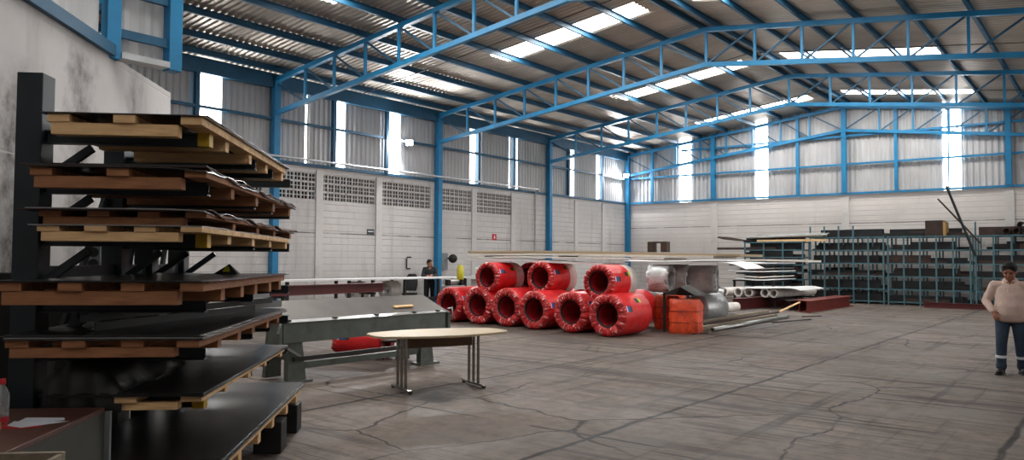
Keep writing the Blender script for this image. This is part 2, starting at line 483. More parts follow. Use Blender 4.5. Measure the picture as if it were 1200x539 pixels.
# roof sheets (corrugated), left out where the translucent sheets lie
SKY = [(y, y + .95) for y in (-39.1, -31.8, -24.55, -17.5, -9.95, -2.7)]  # first three rows are unseen, added as fill light near the camera
def corrug(t, pitch, amp):
    k = (t / pitch) % 1
    return amp * (1 if k < .28 else 1 - (k - .28) / .22 if k < .5 else 0 if k < .78 else (k - .78) / .22)
pit = .19
rb_ = MB()
ys = []
n_ = int((Y1 + .25 - (Y0)) / pit)
for i in range(n_ + 1):
    for k in (0, .28, .5, .78):
        ys.append(Y0 + (i + k) * pit)
segs = [(-.35, 5.1), (5.1, 10.2), (10.2, W), (W, 11.55), (11.55, 16.4), (16.4, 22.4)]
xs = [-.35, 5.1, 10.2, W, 11.55, 16.4, 22.4]
V = [(x, y, roofz(x) + corrug(y - Y0, pit, .035)) for y in ys for x in xs]
nx = len(xs)
Fc = []
for j in range(len(ys) - 1):
    ym = (ys[j] + ys[j + 1]) / 2
    for i in range(nx - 1):
        if i in (1, 4) and any(a < ym < b for a, b in SKY): continue
        Fc.append((j * nx + i, j * nx + i + 1, (j + 1) * nx + i + 1, (j + 1) * nx + i))
rb_.add(V, Fc)
struct(rb_.build('ceiling', M['roofsheet']))
wn = 0
for a, b in SKY:
    for x0, x1 in ((5.1, 10.2), (11.55, 16.4)):
        wn += 1
        g = MB().prism([(x0, a, roofz(x0) + .03), (x1, a, roofz(x1) + .03), (x1, b, roofz(x1) + .03), (x0, b, roofz(x0) + .03)], (0, 0, .012))
        struct(g.build('window_%d' % wn, M['skylight']))
struct(MB().bar((W, Y0, roofz(W) + .05), (W, .2, roofz(W) + .05), .5, .03).build('trim_1', M['roofsheet']))

# left wall: block work with open screen panels, siding above
lw = MB()
PZ0, PZ1 = 3.62, 4.5
PAN = [(-24.3, -22.15), (-22.0 + .15, -20.18), (-19.92, -17.62), (-17.32, -14.85), (-14.25, -12.47), (-12.25, -9.9)]
LX = -.3
lw.span((LX, Y0, 0), (0, 0, PZ0)); lw.span((LX, Y0, PZ1), (0, 0, ZS))
edges = [Y0] + [e for p in PAN for e in p] + [0]
for a, b in zip(edges[0::2], edges[1::2]): lw.span((LX, a, PZ0), (0, b, PZ1))
struct(lw.build('wall_left', M['mason_l']))
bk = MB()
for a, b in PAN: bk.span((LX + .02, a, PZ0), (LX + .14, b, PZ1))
struct(bk.build('trim_2', M['hole_shade']))
for i, (a, b) in enumerate(PAN):
    g = MB()
    nb = max(1, round((b - a) / .27)); cw = (b - a) / nb
    nr = 3; ch = (PZ1 - PZ0) / nr
    for k in range(nb + 1): g.bar((-.05, a + k * cw, PZ0), (-.05, a + k * cw, PZ1), .05, .05, up=(1, 0, 0))
    for k in range(nr + 1): g.bar((-.05, a, PZ0 + k * ch), (-.05, b, PZ0 + k * ch), .05, .06)
    for k in range(nb): g.bar((-.05, a + (k + .5) * cw, PZ0), (-.05, a + (k + .5) * cw, PZ1), .022, .045, up=(1, 0, 0))
    for k in range(nr): g.bar((-.05, a, PZ0 + (k + .5) * ch), (-.05, b, PZ0 + (k + .5) * ch), .045, .026)
    struct(g.build('trim_%d' % (3 + i), M['pilaster']))
pl = MB()
for y in (-20.05, -17.47, -12.36, -9.8, -4.9, -2.4):
    pl.span((0, y - .14, 0), (.05, y + .14, ZS - .1))
struct(pl.build('trim_9', M['pilaster']))

def siding(name, ax, t0, t1, z0, ztop, at_, holes, pitch=.2, amp=.035, sgn=1):
    g = MB()
    ts = []
    i = 0
    n = int((t1 - t0) / pitch)
    for i in range(n + 1):
        for k in (0, .28, .5, .78): ts.append(min(t1, t0 + (i + k) * pitch))
    P, Fs = [], []
    for t in ts:
        d = at_ + sgn * corrug(t - t0, pitch, amp)
        for z in (z0, ztop(t)):
            P.append((t, d, z) if ax == 0 else (d, t, z))
    for j in range(len(ts) - 1):
        tm = (ts[j] + ts[j + 1]) / 2
        if ts[j + 1] - ts[j] < 1e-6 or any(a < tm < b for a, b in holes): continue
        Fs.append((2 * j, 2 * j + 2, 2 * j + 3, 2 * j + 1))
    g.add(P, Fs)
    return struct(g.build(name, M['siding']))
def hole(a, b): return (a, b)
LH = [(-24.35, -23.55), (-20.6, -20.5), (-19.4, -18.95), (-17.08, -16.42), (-12.53, -12.22), (-12.1, -11.9), (-10.02, -9.92), (-9.72, -9.38), (-5.54, -4.96), (-2.94, -2.66), (-2.52, -2.29)]
siding('wall_left_upper', 1, Y0, 0, ZS - .05, lambda t: roofz(0) - .03, -.1, LH)
for a, b in LH:
    wn += 1
    struct(MB().span((-.11, a, ZS - .05), (-.1, b, 7.0)).build('window_%d' % wn, M['strip']))

# rear wall
rw = MB().span((-.3, 0, 0), (24, .3, ZS - .02))
struct(rw.build('wall_rear', M['mason_r']))
pr = MB()
for x in (4.88, 11.0, 17.15): pr.span((x - .16, -.06, 0), (x + .16, 0, ZS - .12))
struct(pr.build('trim_10', M['pilaster']))
RH = [(3.0, 3.63), (6.95, 7.54), (14.83, 15.02), (15.1, 15.5)]
siding('wall_rear_upper', 0, 0, 22.2, ZS - .05, lambda t: roofz(t) + .02, .1, RH, .22, .035, -1)
for a, b in RH:
    wn += 1
    struct(MB().prism([(a, .1, ZS - .05), (b, .1, ZS - .05), (b, .1, roofz(b) - .02), (a, .1, roofz(a) - .02)], (0, .01, 0)).build('window_%d' % wn, M['strip']))

# right and front walls, out of the picture, added to cut light from behind
rr_ = MB()
for a, b in ((Y0, -17.0), (-8.0, 0)): rr_.span((22.25, a, 0), (22.5, b, ZS))
rr_.span((22.25, -17.0, 4.4), (22.5, -8.0, ZS))
struct(rr_.build('wall_right', M['mason_l']))
RHs = [(-6.2, -5.4), (-13, -12.2), (-20.4, -19.6), (-27.6, -26.8), (-34.9, -34.1), (-42, -41.2)]
siding('wall_right_upper', 1, Y0, 0, ZS - .05, lambda t: roofz(22.3) - .02, 22.3, RHs)
for a, b in RHs:
    wn += 1
    struct(MB().span((22.3, a, ZS - .05), (22.31, b, 7.0)).build('window_%d' % wn, M['strip']))
struct(MB().span((-.3, Y0 - .3, 0), (22.5, Y0, ZS)).build('wall_front', M['mason_r']))
siding('wall_front_upper', 0, 0, 22.2, ZS - .05, lambda t: roofz(t) + .02, Y0 - .1, [], .22)

# slanting partition behind the sheet rack: rendered block work, siding and blue frame on top
RA = math.radians(44.0152)
EL = Vector((-.69485, .71916, 0)); ER = Vector((.71916, .69485, 0))
def RK(l, w_, z): return Vector((CAM.x, CAM.y, 0)) + EL * l + ER * w_ + Vector((0, 0, z))
pw = MB()
pw.box((0, 0, 1.985), (.2, 14.0, 3.97))
c_ = RK(11.0 - 7.0, -3.7, 0)
struct(pw.build('wall_partition', M['mason_p'], None, c_, RA))
# siding over it
g = MB()
P, Fs = [], []
for i in range(200):
    t = -3.0 + i * .06
    d = (0, .03, .03, 0)[i % 4]
    for z in (4.05, 6.9): P.append(RK(t, -3.72 + d, z))
Fs = [(2 * j, 2 * j + 2, 2 * j + 3, 2 * j + 1) for j in range(199) if -3.0 + j * .06 < 8.95]
g.add(P, Fs)
A_ = RK(9.05, -3.62, 0); B_ = A_ + Vector((0, .72, 0))
P = []
for i in range(13):
    for z in (4.05, 6.9): P.append((A_.x - .08 - (.03 if i % 4 in (1, 2) else 0), A_.y + i * .06, z))
g.add(P, [(2 * j, 2 * j + 2, 2 * j + 3, 2 * j + 1) for j in range(12)])
struct(g.build('wall_partition_upper', M['siding']))

t = thing('wall_frame', 'blue steel frame with girts on top of the slanting partition, top left', 'steel frame', (A_.x, A_.y, 3.9))
for p in (A_, B_): MB().span((p.x - .08, p.y - .08, 3.93), (p.x + .08, p.y + .08, 6.9)).build('post', M['blue'], t, world=True, bevel=.01)
for z in (4.25, 4.75, 5.6): MB().bar((A_.x, A_.y, z), (B_.x, B_.y, z), .06, .1).build('girt', M['blue_dark'], t, world=True)
MB().bar(RK(-2.5, -3.6, 4.04), RK(9.0, -3.6, 4.02), .12, .13).build('top_beam', M['blue_dark'], t, world=True)
for z in (4.7, 5.6): MB().bar(RK(-2.5, -3.63, z), RK(9.0, -3.63, z), .05, .1).build('girt', M['blue_dark'], t, world=True)
MB().span((A_.x - .1, A_.y + .08, 3.95), (B_.x + .1, B_.y - .08, 4.02)).build('ledge_plate', M['pipegrey'], t, world=True)

# blue columns of the left wall
CNAME = ['in the rear left corner', 'third along the left wall, behind the red coils', 'beside the worker in the dark jacket', 'behind the ends of the stacked sheets', 'hidden by the partition']
def column(x, y, label, h=ZT, w_=.22):
    t = thing('steel_column', label, 'column', (x, y, 0), 0, 'blue steel columns')
    MB().box((0, 0, h / 2), (w_, w_, h)).build('shaft', M['blue'], t, bevel=.012)
    MB().box((0, 0, .012), (w_ + .14, w_ + .14, .024)).build('base_plate', M['blue_dark'], t)
    return t
column(.13, -.13, 'blue steel column in the rear left corner of the hall')
column(.13, -S, 'blue steel column on the left wall right behind the red coils')
column(.13, -2 * S, 'blue steel column on the left wall beside the worker in black')
column(.13, -3 * S, 'blue steel column just past the ends of the stacked sheets')
for k, nm in enumerate(('by the rear wall', 'second from the rear wall', 'third from the rear wall', 'fourth from the rear wall', 'fifth from the rear wall')):
    column(22.0, -.13 - k * S + (.13 if k else 0), 'blue steel column on the right side, ' + nm)

# lattice roof trusses
KX = [0, 1.14, 2.11, 3.08, 4.05, 5.0, 5.97, 6.93, 8]
KX = [k * W / 8 for k in KX]
KX = KX + [2 * W - k for k in KX[-2::-1]]
def chz(x, end, mid): return end + (mid - end) * (x if x <= W else 2 * W - x) / W
def truss(y, label):
    t = thing('roof_truss', label, 'truss', (0, y, ZB), 0, 'blue lattice roof trusses')
    zt0, zb0 = -ZB, -ZB
    def T(x): return Vector((x, 0, chz(x, ZT, RT) - ZB))
    def B(x): return Vector((x, 0, chz(x, ZB, RB) - ZB))
    tc_ = MB(); bc_ = MB()
    for a, b in ((.1, W), (W, 2 * W - .1)):
        tc_.bar(T(a), T(b), .14, .13); bc_.bar(B(a), B(b), .13, .13)
    tc_.build('top_chord', M['blue'], t); bc_.build('bottom_chord', M['blue'], t)
    for x in KX[1:-1]: MB().bar(B(x), T(x), .07, .07, up=(0, 1, 0)).build('vertical', M['blue'], t)
    for i in range(len(KX) - 1):
        a, b = KX[i], KX[i + 1]
        p, q = (T(a), B(b)) if b <= W + .01 else (B(a), T(b))
        MB().bar(p, q, .05, .05, up=(0, 1, 0)).build('diagonal', M['blue_dark'], t)
    return t
truss(-.13, 'blue lattice roof truss against the rear gable wall')
truss(-S, 'blue lattice roof truss next in front of the rear gable')
truss(-2 * S, 'blue lattice roof truss above the worker and the red coils')
truss(-3 * S, 'nearest visible blue roof truss, from the column past the stacked sheets')
truss(-4 * S, 'blue lattice roof truss nearest the viewer, above the picture')

# purlins
for i, x in enumerate([.55] + KX[1:8] + [W - .22, W + .22] + KX[9:16] + [2 * W - .55]):
    side = 'left' if x < W else 'right'
    n = i if x < W else 17 - i
    g = MB()
    z = roofz(x) - .093
    g.bar((x, Y0, z), (x, .05, z), .025, .17)
    g.bar((x + .03, Y0, z + .08), (x + .03, .05, z + .08), .07, .012); g.bar((x + .03, Y0, z - .08), (x + .03, .05, z - .08), .07, .012)
    lab = 'blue roof purlin nearest the ridge on its %s slope' % side if n == 8 else 'blue roof purlin, %s up from the %s eave' % (ORD[n], side)
    tag(g.build('roof_purlin', M['blue_dark'], None, (x, Y0, z), 0, True), lab, 'purlin', 'blue roof purlins')
g = MB().span((-.02, Y0, 6.98), (.16, .05, 7.42))
tag(g.build('eave_beam', M['blue_dark'], None, (0, Y0, 6.98), 0, True), 'long blue grey eave beam along the top of the left wall', 'beam')
for k, (y, nm) in enumerate(((-18.6, 'in the bay before the third truss'), (-11.0, 'in the bay above the red coils'), (-3.7, 'in the bay by the rear gable'))):
    g = MB()
    for a, b in ((.3, W), (W, 2 * W - .3)): g.bar((a, y, roofz(a) - .2), (b, y, roofz(b) - .2), .018, .018)
    tag(g.build('sag_rod', M['blacksteel'], None, (.3, y, roofz(.3) - .2), 0, True), 'thin dark sag rod under the purlins ' + nm, 'rod', 'sag rods under the roof')

# girts and posts of the left wall
def girt(p, q, w_, h_, label, m='blue_dark'):
    g = MB().bar(p, q, w_, h_)
    tag(g.build('wall_girt', M[m], None, p, 0, True), label, 'girt', 'blue wall girts')
girt((.06, Y0, ZG), (.06, -.25, ZG), .1, .08, 'dark blue girt at mid height of the left siding')
girt((.05, Y0, ZS + .03), (.05, -.25, ZS + .03), .1, .09, 'dark blue girt along the top of the left block wall')
girt((.25, -.06, ZG), (21.8, -.06, ZG), .1, .08, 'blue girt at mid height of the rear siding', 'blue')
girt((.25, -.06, ZS + .03), (21.8, -.06, ZS + .03), .1, .09, 'blue girt along the top of the rear block wall', 'blue')
girt((3.2, -.06, 7.28), (18.8, -.06, 7.28), .1, .08, 'uppermost blue girt across the rear gable siding', 'blue')
def wpost(x, y, z1, w_, label, m):
    g = MB().span((x - w_ / 2, y - w_ / 2, ZS + .08), (x + w_ / 2, y + w_ / 2, z1))
    tag(g.build('wall_post', M[m], None, (x, y, ZS), 0, True), label, 'post', 'blue siding posts')
for y, nm in ((-24.4, 'behind the topmost pallet'), (-19.53, 'nearest past the first blue column'), (-17.17, 'left of the lamp on the left wall'), (-12.16, 'next past the middle column'), (-9.82, 'before the column behind the coils'), (-5.0 - .62, 'next past the column behind the coils'), (-2.59, 'nearest the rear left corner')):
    wpost(.06, y, 6.98, .13, 'dark blue post of the left siding, ' + nm, 'blue_dark')
for x, wd, nm in ((1.54, .13, 'nearest the rear left corner'), (4.88, .2, 'standing on the first rear pilaster'), (8.97, .13, 'left of the gable ridge'), (11.0, .2, 'under the gable ridge'), (13.1, .13, 'right of the gable ridge'), (15.06, .05, 'inside the right bright strip'), (17.15, .2, 'standing on the right rear pilaster'), (19.3, .13, 'nearest the right edge')):
    wpost(x, -.08, roofz(x) - .12, wd, 'blue post of the rear gable siding, ' + nm, 'blue')
# conduit, lamps, signs on the left wall
g = MB().path([(.3, -26, 4.86), (.3, -8.35, 4.86), (.24, -8.3, 4.8), (.1, -8.3, 4.7), (.1, -8.3, 2.0)], .035)
tag(g.build('conduit_pipe', M['pipegrey'], None, (.16, -26, 4.86), 0, True), 'pale conduit pipe along the left wall, dropping down near the coils', 'pipe')
def flood(loc, rz, label):
    t = thing('flood_lamp', label, 'lamp', loc, rz, 'lit flood lamps')
    MB().box((-.04, 0, 0), (.07, .26, .2)).build('housing', M['greybox'], t, bevel=.01)
    MB().box((.005, 0, 0), (.02, .24, .18)).build('lit_panel', M['lamp'], t)
    MB().box((-.14, 0, 0), (.14, .04, .04)).build('bracket', M['greybox'], t)
    ld = bpy.data.lights.new('lamp_light', 'AREA'); ld.energy = 90; ld.shape = 'RECTANGLE'; ld.size = .2; ld.size_y = .16
    lo = bpy.data.objects.new('lamp_light', ld); COL.objects.link(lo); lo.parent = t
    lo.location = (.05, 0, 0); lo.rotation_euler = (0, -PI / 2 + .35, 0)
    return t
flood((.21, -16.2, 5.97), math.radians(-45), 'lit flood lamp on the left wall near the middle column')
flood((.2, -.42, 6.19), math.radians(-60), 'lit flood lamp on the rear left corner column')

# ------------------------------------------------------------------ left: cantilever rack with sheet pallets
# local frame of the rack: x to the right of its aisle face, y along it away from the viewer
def rthing(name, label, cat, l, w_, z, group=None): return thing(name, label, cat, RK(l, w_, z), RA, group)
UP = [5.35, 6.7, 7.4, 8.3]
LEV = {'a': 2.46, 'b': 2.13, 'c': 1.803, 'd': 1.43, 'e': 1.118, 'f': .76, 'g': .27}   # top of the arms
WU, WT = -2.6, -1.49
t = rthing('cantilever_rack', 'dark green cantilever rack of four uprights carrying pallets of steel sheet', 'rack', UP[0], WU, 0)
for i, l in enumerate(UP):
    y = l - UP[0]
    ht = 2.9 if i == 0 else 2.68
    MB().box((0, y, ht / 2), (.16, .17, ht)).build('upright', M['rackpaint'], t, bevel=.006)
    MB().box((.1, y, .02), (.5, .22, .04)).build('base_plate', M['rackpaint'], t)
    for k, z in LEV.items():
        if k in 'g': continue
        z += {'a': .074, 'b': .074, 'c': .059, 'f': .049}.get(k, 0)
        a = MB().ibeam((.08, y, z - .043), (WT - WU, y, z - .043), .08, .085, .01)
        arm = a.build('arm', M['rackpaint'], t)
        MB().bar((.08, y, z - .32), (.36, y, z - .11), .04, .05).build('brace', M['rackpaint'], arm)
        if i == 0 and k in 'acf':
            MB().box((WT - WU - .03, y, z - .043), (.075, .09, .092)).build('end_cap', M['yellow'], arm)
for z in (2.62, 1.6): MB().bar((0, .09, z), (0, UP[3] - UP[0] - .09, z), .06, .09).build('tie_bar', M['rackpaint'], t)
for a in range(3):
    MB().bar((-.05, UP[a] - UP[0] + .1, .5), (-.05, UP[a + 1] - UP[0] - .1, 2.2), .03, .06).build('cross_brace', M['rackpaint'], t)

def pallet(label, l0, l1, w0, w1, z, wood='wood', nd=3, ns=5, st=.075, db=.05, sw=.09, dw=.13):
    """stringers across, deck boards along; z is the underside; returns the deck height"""
    t = rthing('sheet_pallet', label, 'pallet', l0, w0, z, 'wooden pallets on the rack')
    L_, Wd = l1 - l0, w1 - w0
    for i in range(ns):
        y = .045 + (L_ - .09) * i / (ns - 1)
        e = .13 if i == 0 else 0
        MB().box((Wd / 2 - e / 2, y, st / 2), (Wd - .04 - .02 * (i % 2) - e, sw, st)).build('stringer', M[wood], t, bevel=.004)
    for i in range(nd):
        x = dw / 2 + (Wd - dw) * i / (nd - 1)
        MB().box((x, L_ / 2 - .02 * (i % 2), st + db / 2), (dw, L_ + .02, db)).build('deck_board', M[wood], t, bevel=.003)
    return z + st + db

def sheetpile(label, l0, l1, w0, w1, z, n=2, th=.005, mt='sheet', wave=0., sag=0., seed=1, cat='sheets', name='steel_sheet'):
    """n loose steel sheets lying on each other, edges slightly out of line; one thing per sheet"""
    r = random.Random(seed)
    for k in range(n):
        a, b, c, d = l0 + r.uniform(-.03, .03), l1 + r.uniform(-.04, .04), w0 + r.uniform(-.03, .03), w1 + r.uniform(-.02, .02)
        nx_, ny_ = 10, 30
        P = []
        for q in (0, th):
            for j in range(ny_ + 1):
                for i in range(nx_ + 1):
                    u, v_ = i / nx_, j / ny_
                    edge = max(0, (u - .72) / .28) ** 2
                    h = wave * edge * (math.sin(v_ * 19 + seed + k * 2) + .6 * math.sin(v_ * 41 + k)) - sag * edge * (.4 + v_)
                    P.append(((d - c) * u + c - w0, (b - a) * v_ + a - l0, q + h + .001))
        n1 = (nx_ + 1) * (ny_ + 1)
        Fs = []
        for j in range(ny_):
            for i in range(nx_):
                p = j * (nx_ + 1) + i
                Fs.append((p, p + nx_ + 1, p + nx_ + 2, p + 1)); Fs.append((n1 + p, n1 + p + 1, n1 + p + nx_ + 2, n1 + p + nx_ + 1))
        per = [i for i in range(nx_ + 1)] + [j * (nx_ + 1) + nx_ for j in range(1, ny_ + 1)] + [ny_ * (nx_ + 1) + i for i in range(nx_ - 1, -1, -1)] + [j * (nx_ + 1) for j in range(ny_ - 1, 0, -1)]
        for q in range(len(per)):
            A, B = per[q], per[(q + 1) % len(per)]
            Fs.append((A, B, n1 + B, n1 + A))
        lab = label if n == 1 else ('uppermost ' if k == n - 1 else 'lowest ' if k == 0 else ORD[k] + ' from below ') + label
        m_ = M[mt if isinstance(mt, str) else mt[k % len(mt)]]
        tag(MB().add(P, Fs).build(name, m_, None, RK(l0, w0, z), RA), lab, 'steel sheet', 'steel sheets on the rack')
        z += th + .001
    return z

# topmost level
d = pallet('pale pine pallet on the topmost level of the sheet rack', 5.0, 7.75, -2.36, -1.44, LEV['a'], 'wood')
sheetpile('dark steel sheet on the topmost pale pallet', 4.98, 7.82, -2.38, -1.42, d, 2, .005, ('sheet', 'sheet'), .001, .0, 3)
# second level
d = pallet('brown pallet under black sheets, second level from the top of the rack', 5.0, 8.0, -2.45, -1.41, LEV['b'], 'wood2')
d = sheetpile('black bent steel sheet of the second level from the top', 4.95, 8.1, -2.47, -1.39, d, 3, .007, ('sheet', 'rust', 'sheet'), .012, .03, 11)
# third level carries two pallets
d = pallet('pale pallet under a white sheet, lower one on the third level', 5.0, 7.9, -2.4, -1.42, LEV['c'], 'wood', 4, 5, .06, .035)
d = sheetpile('pale grey steel sheet between two pallets of the third level', 4.96, 7.9, -2.46, -1.44, d, 1, .006, 'sheetgrey', .003, 0, 5)
d = pallet('dark red brown pallet stacked on another, third level of the rack', 5.02, 8.0, -2.4, -1.4, d, 'wood2', 4, 5, .05, .035)
d = sheetpile('wavy steel sheet on the doubled pallets of the third level', 4.93, 8.1, -2.46, -1.38, d, 2, .006, ('rust', 'sheetgrey'), .014, .02, 8)
# fourth level
d = pallet('orange brown pallet at eye height, fourth level of the sheet rack', 4.66, 7.1, -2.44, -1.31, LEV['d'] + .001, 'wood2', 4, 6, .08, .05)
d4 = sheetpile('flat dark steel sheet at eye height, fourth level', 4.64, 7.15, -2.45, -1.295, d, 2, .005, 'sheet', 0, 0, 9)
# fifth
d = pallet('weathered pallet under several sheets, fifth level of the rack', 4.78, 7.3, -2.45, -1.36, LEV['e'], 'wood2', 4, 6, .06, .045)
d5 = sheetpile('dark steel sheet with a pale edge on the fifth level', 4.76, 7.35, -2.46, -1.345, d, 4, .007, ('sheet', 'sheetgrey', 'sheet', 'sheet'), .0, .004, 14)
# sixth
d = pallet('pale edged pallet under glossy sheets, sixth level of the rack', 5.05, 7.75, -2.32, -1.42, LEV['f'], 'wood', 3, 5, .05, .04)
d6 = sheetpile('glossy dark steel sheet, second level up from the floor', 5.02, 7.8, -2.34, -1.4, d, 3, .007, 'sheet', .0, .012, 21)
# lowest, on floor blocks
d = pallet('lowest pallet of the sheet rack, resting on black floor blocks', 5.05, 8.0, -2.3, -1.3, .276, 'wood', 3, 6, .1, .06)
d7 = sheetpile('broad glossy dark steel sheet of the lowest pallet', 5.03, 8.05, -2.32, -1.27, d, 3, .007, 'sheet', .0, .0, 31)
for i, (l, w_, nm) in enumerate(((5.25, -1.42, 'nearest the viewer'), (7.15, -1.42, 'midway along it'), (7.95, -1.42, 'at its far end'), (5.3, -2.2, 'at the near inner corner'), (7.6, -2.2, 'at the far inner corner'))):
    o = MB().box((0, 0, .1375), (.24, .26, .275)).build('floor_block', M['black'], None, RK(l, w_, 0), RA, bevel=.01)
    tag(o, 'black floor block under the lowest pallet, ' + nm, 'block', 'black blocks under the lowest pallet')

# loose angle profiles and offcuts on the fifth level
def angle(label, p, q, z, s_=.05, mt='blacksteel'):
    a, b = RK(p[0], p[1], z), RK(q[0], q[1], z)
    dr = (b - a).normalized(); sd = Vector((-dr.y, dr.x, 0))
    g = MB()
    for off, vert in ((0, 1), (1, 0)):
        if vert: g.bar(a + Vector((0, 0, s_ / 2)), b + Vector((0, 0, s_ / 2)), .006, s_)
        else: g.bar(a + sd * s_ / 2 + Vector((0, 0, .003)), b + sd * s_ / 2 + Vector((0, 0, .003)), s_, .006)
    tag(g.build('angle_bar', M[mt], None, a, 0, True), label, 'angle bar', 'loose bars on the fifth level')
angle('dark angle bar lying slantwise across the fifth level sheets', (5.0, -2.05), (6.9, -1.52), d5)
angle('longer dark angle bar crossing the fifth level towards its far corner', (4.95, -2.12), (7.2, -1.42), d5 + .055, .045)
angle('short pale angle offcut at the far edge of the fifth level', (6.95, -1.62), (7.25, -1.36), d5 + .012, .06, 'sheetgrey')
angle('pale flat offcut lying across the far end of the fifth level', (6.6, -1.75), (7.15, -1.45), d5 + .104, .035, 'sheetgrey')
# small tented plate on the fourth level
g = MB()
g.add([(-.1, -.05, 0), (.1, -.05, 0), (.1, .05, 0), (-.1, .05, 0), (0.02, 0, .085)], [(0, 1, 4), (1, 2, 4), (2, 3, 4), (3, 0, 4), (3, 2, 1, 0)])
t = thing('hazard_marker', 'small dark tented plate with a yellow patch on the eye level sheets', 'marker', RK(6.75, -1.72, d4), RA)
g.build('plate', M['black'], t)
MB().add([(-.025, -.044, .02), (.035, -.044, .02), (.022, -.019, .064), (-.005, -.019, .064)], [(0, 1, 2, 3)]).build('patch', M['yellowgreen'], t)

# black plastic sheeting thrown over the left half of the sixth level
g = MB()
nx_, ny_ = 26, 22
P = []
for j in range(ny_ + 1):
    for i in range(nx_ + 1):
        u, v_ = i / nx_, j / ny_
        x, y = -.02 + u * .46, .0 + v_ * 1.15
        h = (.2 * math.sin(PI * min(1, .12 + u * .88)) ** .7 * (1 - .25 * v_) + .035 * noise.noise(Vector((x * 6, y * 4, 1))) + .02 * noise.noise(Vector((x * 15, y * 9, 5)))) * (1 - max(0, (u - .8) / .2) ** 2 * .95)
        P.append((x, y, max(.004, h)))
g.add(P, [(j * (nx_ + 1) + i, j * (nx_ + 1) + i + 1, (j + 1) * (nx_ + 1) + i + 1, (j + 1) * (nx_ + 1) + i) for j in range(ny_) for i in range(nx_)], 0, True)
P2 = []
for i in range(nx_ + 1):
    top = P[i]
    P2 += [top, (top[0], -.06 - .008 * math.sin(i * .9), top[2] * .55 + .0), (top[0], -.055 - .01 * math.sin(i * .7 + 1), -.12 + .02 * math.sin(i * .5))]
g.add(P2, [(3 * i, 3 * i + 1, 3 * i + 4, 3 * i + 3) for i in range(nx_)] + [(3 * i + 1, 3 * i + 2, 3 * i + 5, 3 * i + 4) for i in range(nx_)], 0, True)
tag(g.build('plastic_sheeting', M['tarp'], None, RK(5.08, -2.33, d6), RA), 'crumpled black plastic sheeting heaped on the rack behind the desk', 'sheeting')

# ------------------------------------------------------------------ desk at the lower left
DZ = .80
t = rthing('work_desk', 'dark brown desk with an olive metal side panel, lower left corner', 'desk', 3.75, -2.98, 0)
MB().box((.51, .6, DZ - .015), (1.02, 1.2, .03)).build('desktop', M['desk'], t, bevel=.004)
MB().box((1.0, .62, (DZ - .03) / 2), (.03, 1.24, DZ - .03)).build('side_panel', M['cabinet'], t)
MB().box((.03, .6, (DZ - .03) / 2), (.03, 1.16, DZ - .03)).build('side_panel', M['cabinet'], t)
MB().box((.51, 1.16, (DZ - .03) / 2 + .1), (.92, .02, DZ - .25)).build('back_panel', M['cabinet'], t)
MB().box((1.03, 1.228, (DZ - .03) / 2), (.03, .03, DZ - .03)).build('edge_strip', M['greybox'], t)
# bottle
t = rthing('water_bottle', 'clear plastic bottle with a red cap on the brown desk', 'bottle', 4.5, -2.315, DZ)
MB().lathe([(.001, 0), (.03, 0), (.036, .008), (.036, .06), (.033, .075), (.036, .09), (.036, .145), (.034, .165), (.02, .195), (.013, .205), (.013, .222)], (0, 0, 0), (0, 0, 1), 20).build('body', M['pet'], t)
MB().lathe([(.001, .243), (.015, .243), (.016, .24), (.016, .215), (.0145, .213)], (0, 0, 0), (0, 0, 1), 18).build('cap', M['sign_red'], t)
MB().lathe([(.0368, .008), (.0368, .042)], (0, 0, 0), (0, 0, 1), 20).build('label_band', M['redin'], t)
def sheetp(name, label, cat, poly, z, mt, th=.0015, group=None):
    o = RK(4.53, -2.19, z)
    g = MB().prism([(x, y, 0) for x, y in poly], (0, 0, th))
    tag(g.build(name, M[mt], None, o, RA), label, cat, group)
sheetp('paper_sheet', 'white paper lying askew at the back of the desk', 'paper', [(-.07, .12), (.14, .10), (.17, .04), (.12, .0), (-.06, .02)], DZ + .0017, 'paper', group='papers on the desk')
sheetp('paper_sheet', 'white paper lying askew in front of the other on the desk', 'paper', [(-.08, .01), (.0, .0), (.215, -.01), (.08, -.12), (.04, -.16), (-.06, -.1)], DZ + .0035, 'paper', group='papers on the desk')
sheetp('red_folder', 'thin red folder half hidden under the white papers', 'folder', [(-.1, -.04), (.12, -.06), (.11, -.15), (-.09, -.17)], DZ + .0001, 'sign_red')
o = MB().box((0, 0, .02), (.16, .12, .04)).build('cardboard_box', M['cardboard'], None, RK(4.27, -2.3, DZ), RA + .2, bevel=.003)
tag(o, 'small flat tan cardboard box at the left edge of the desk', 'box')
o = MB().lathe([(.001, 0), (.03, 0), (.032, .03), (.001, .03)], (0, 0, 0), (0, 0, 1), 18).build('tape_roll', M['white2'], None, RK(4.1, -2.16, DZ), RA)
tag(o, 'small white roll in front of the cardboard box on the desk', 'roll')
# worn wooden crate in front of the desk
t = rthing('wooden_crate', 'worn grey wooden crate standing beside the desk, bottom left', 'crate', 3.12, -1.56, 0)
for y in (-.12, .12): MB().box((0, y, .47), (.26, .025, .94)).build('end_board', M['timber'], t, bevel=.004)
for z in (.12, .4, .68, .88):
    for x in (-.12, .12): MB().box((x, 0, z), (.02, .21, .11)).build('slat', M['timber'], t, bevel=.003)
MB().box((0, 0, .03), (.22, .21, .02)).build('bottom', M['timber'], t)
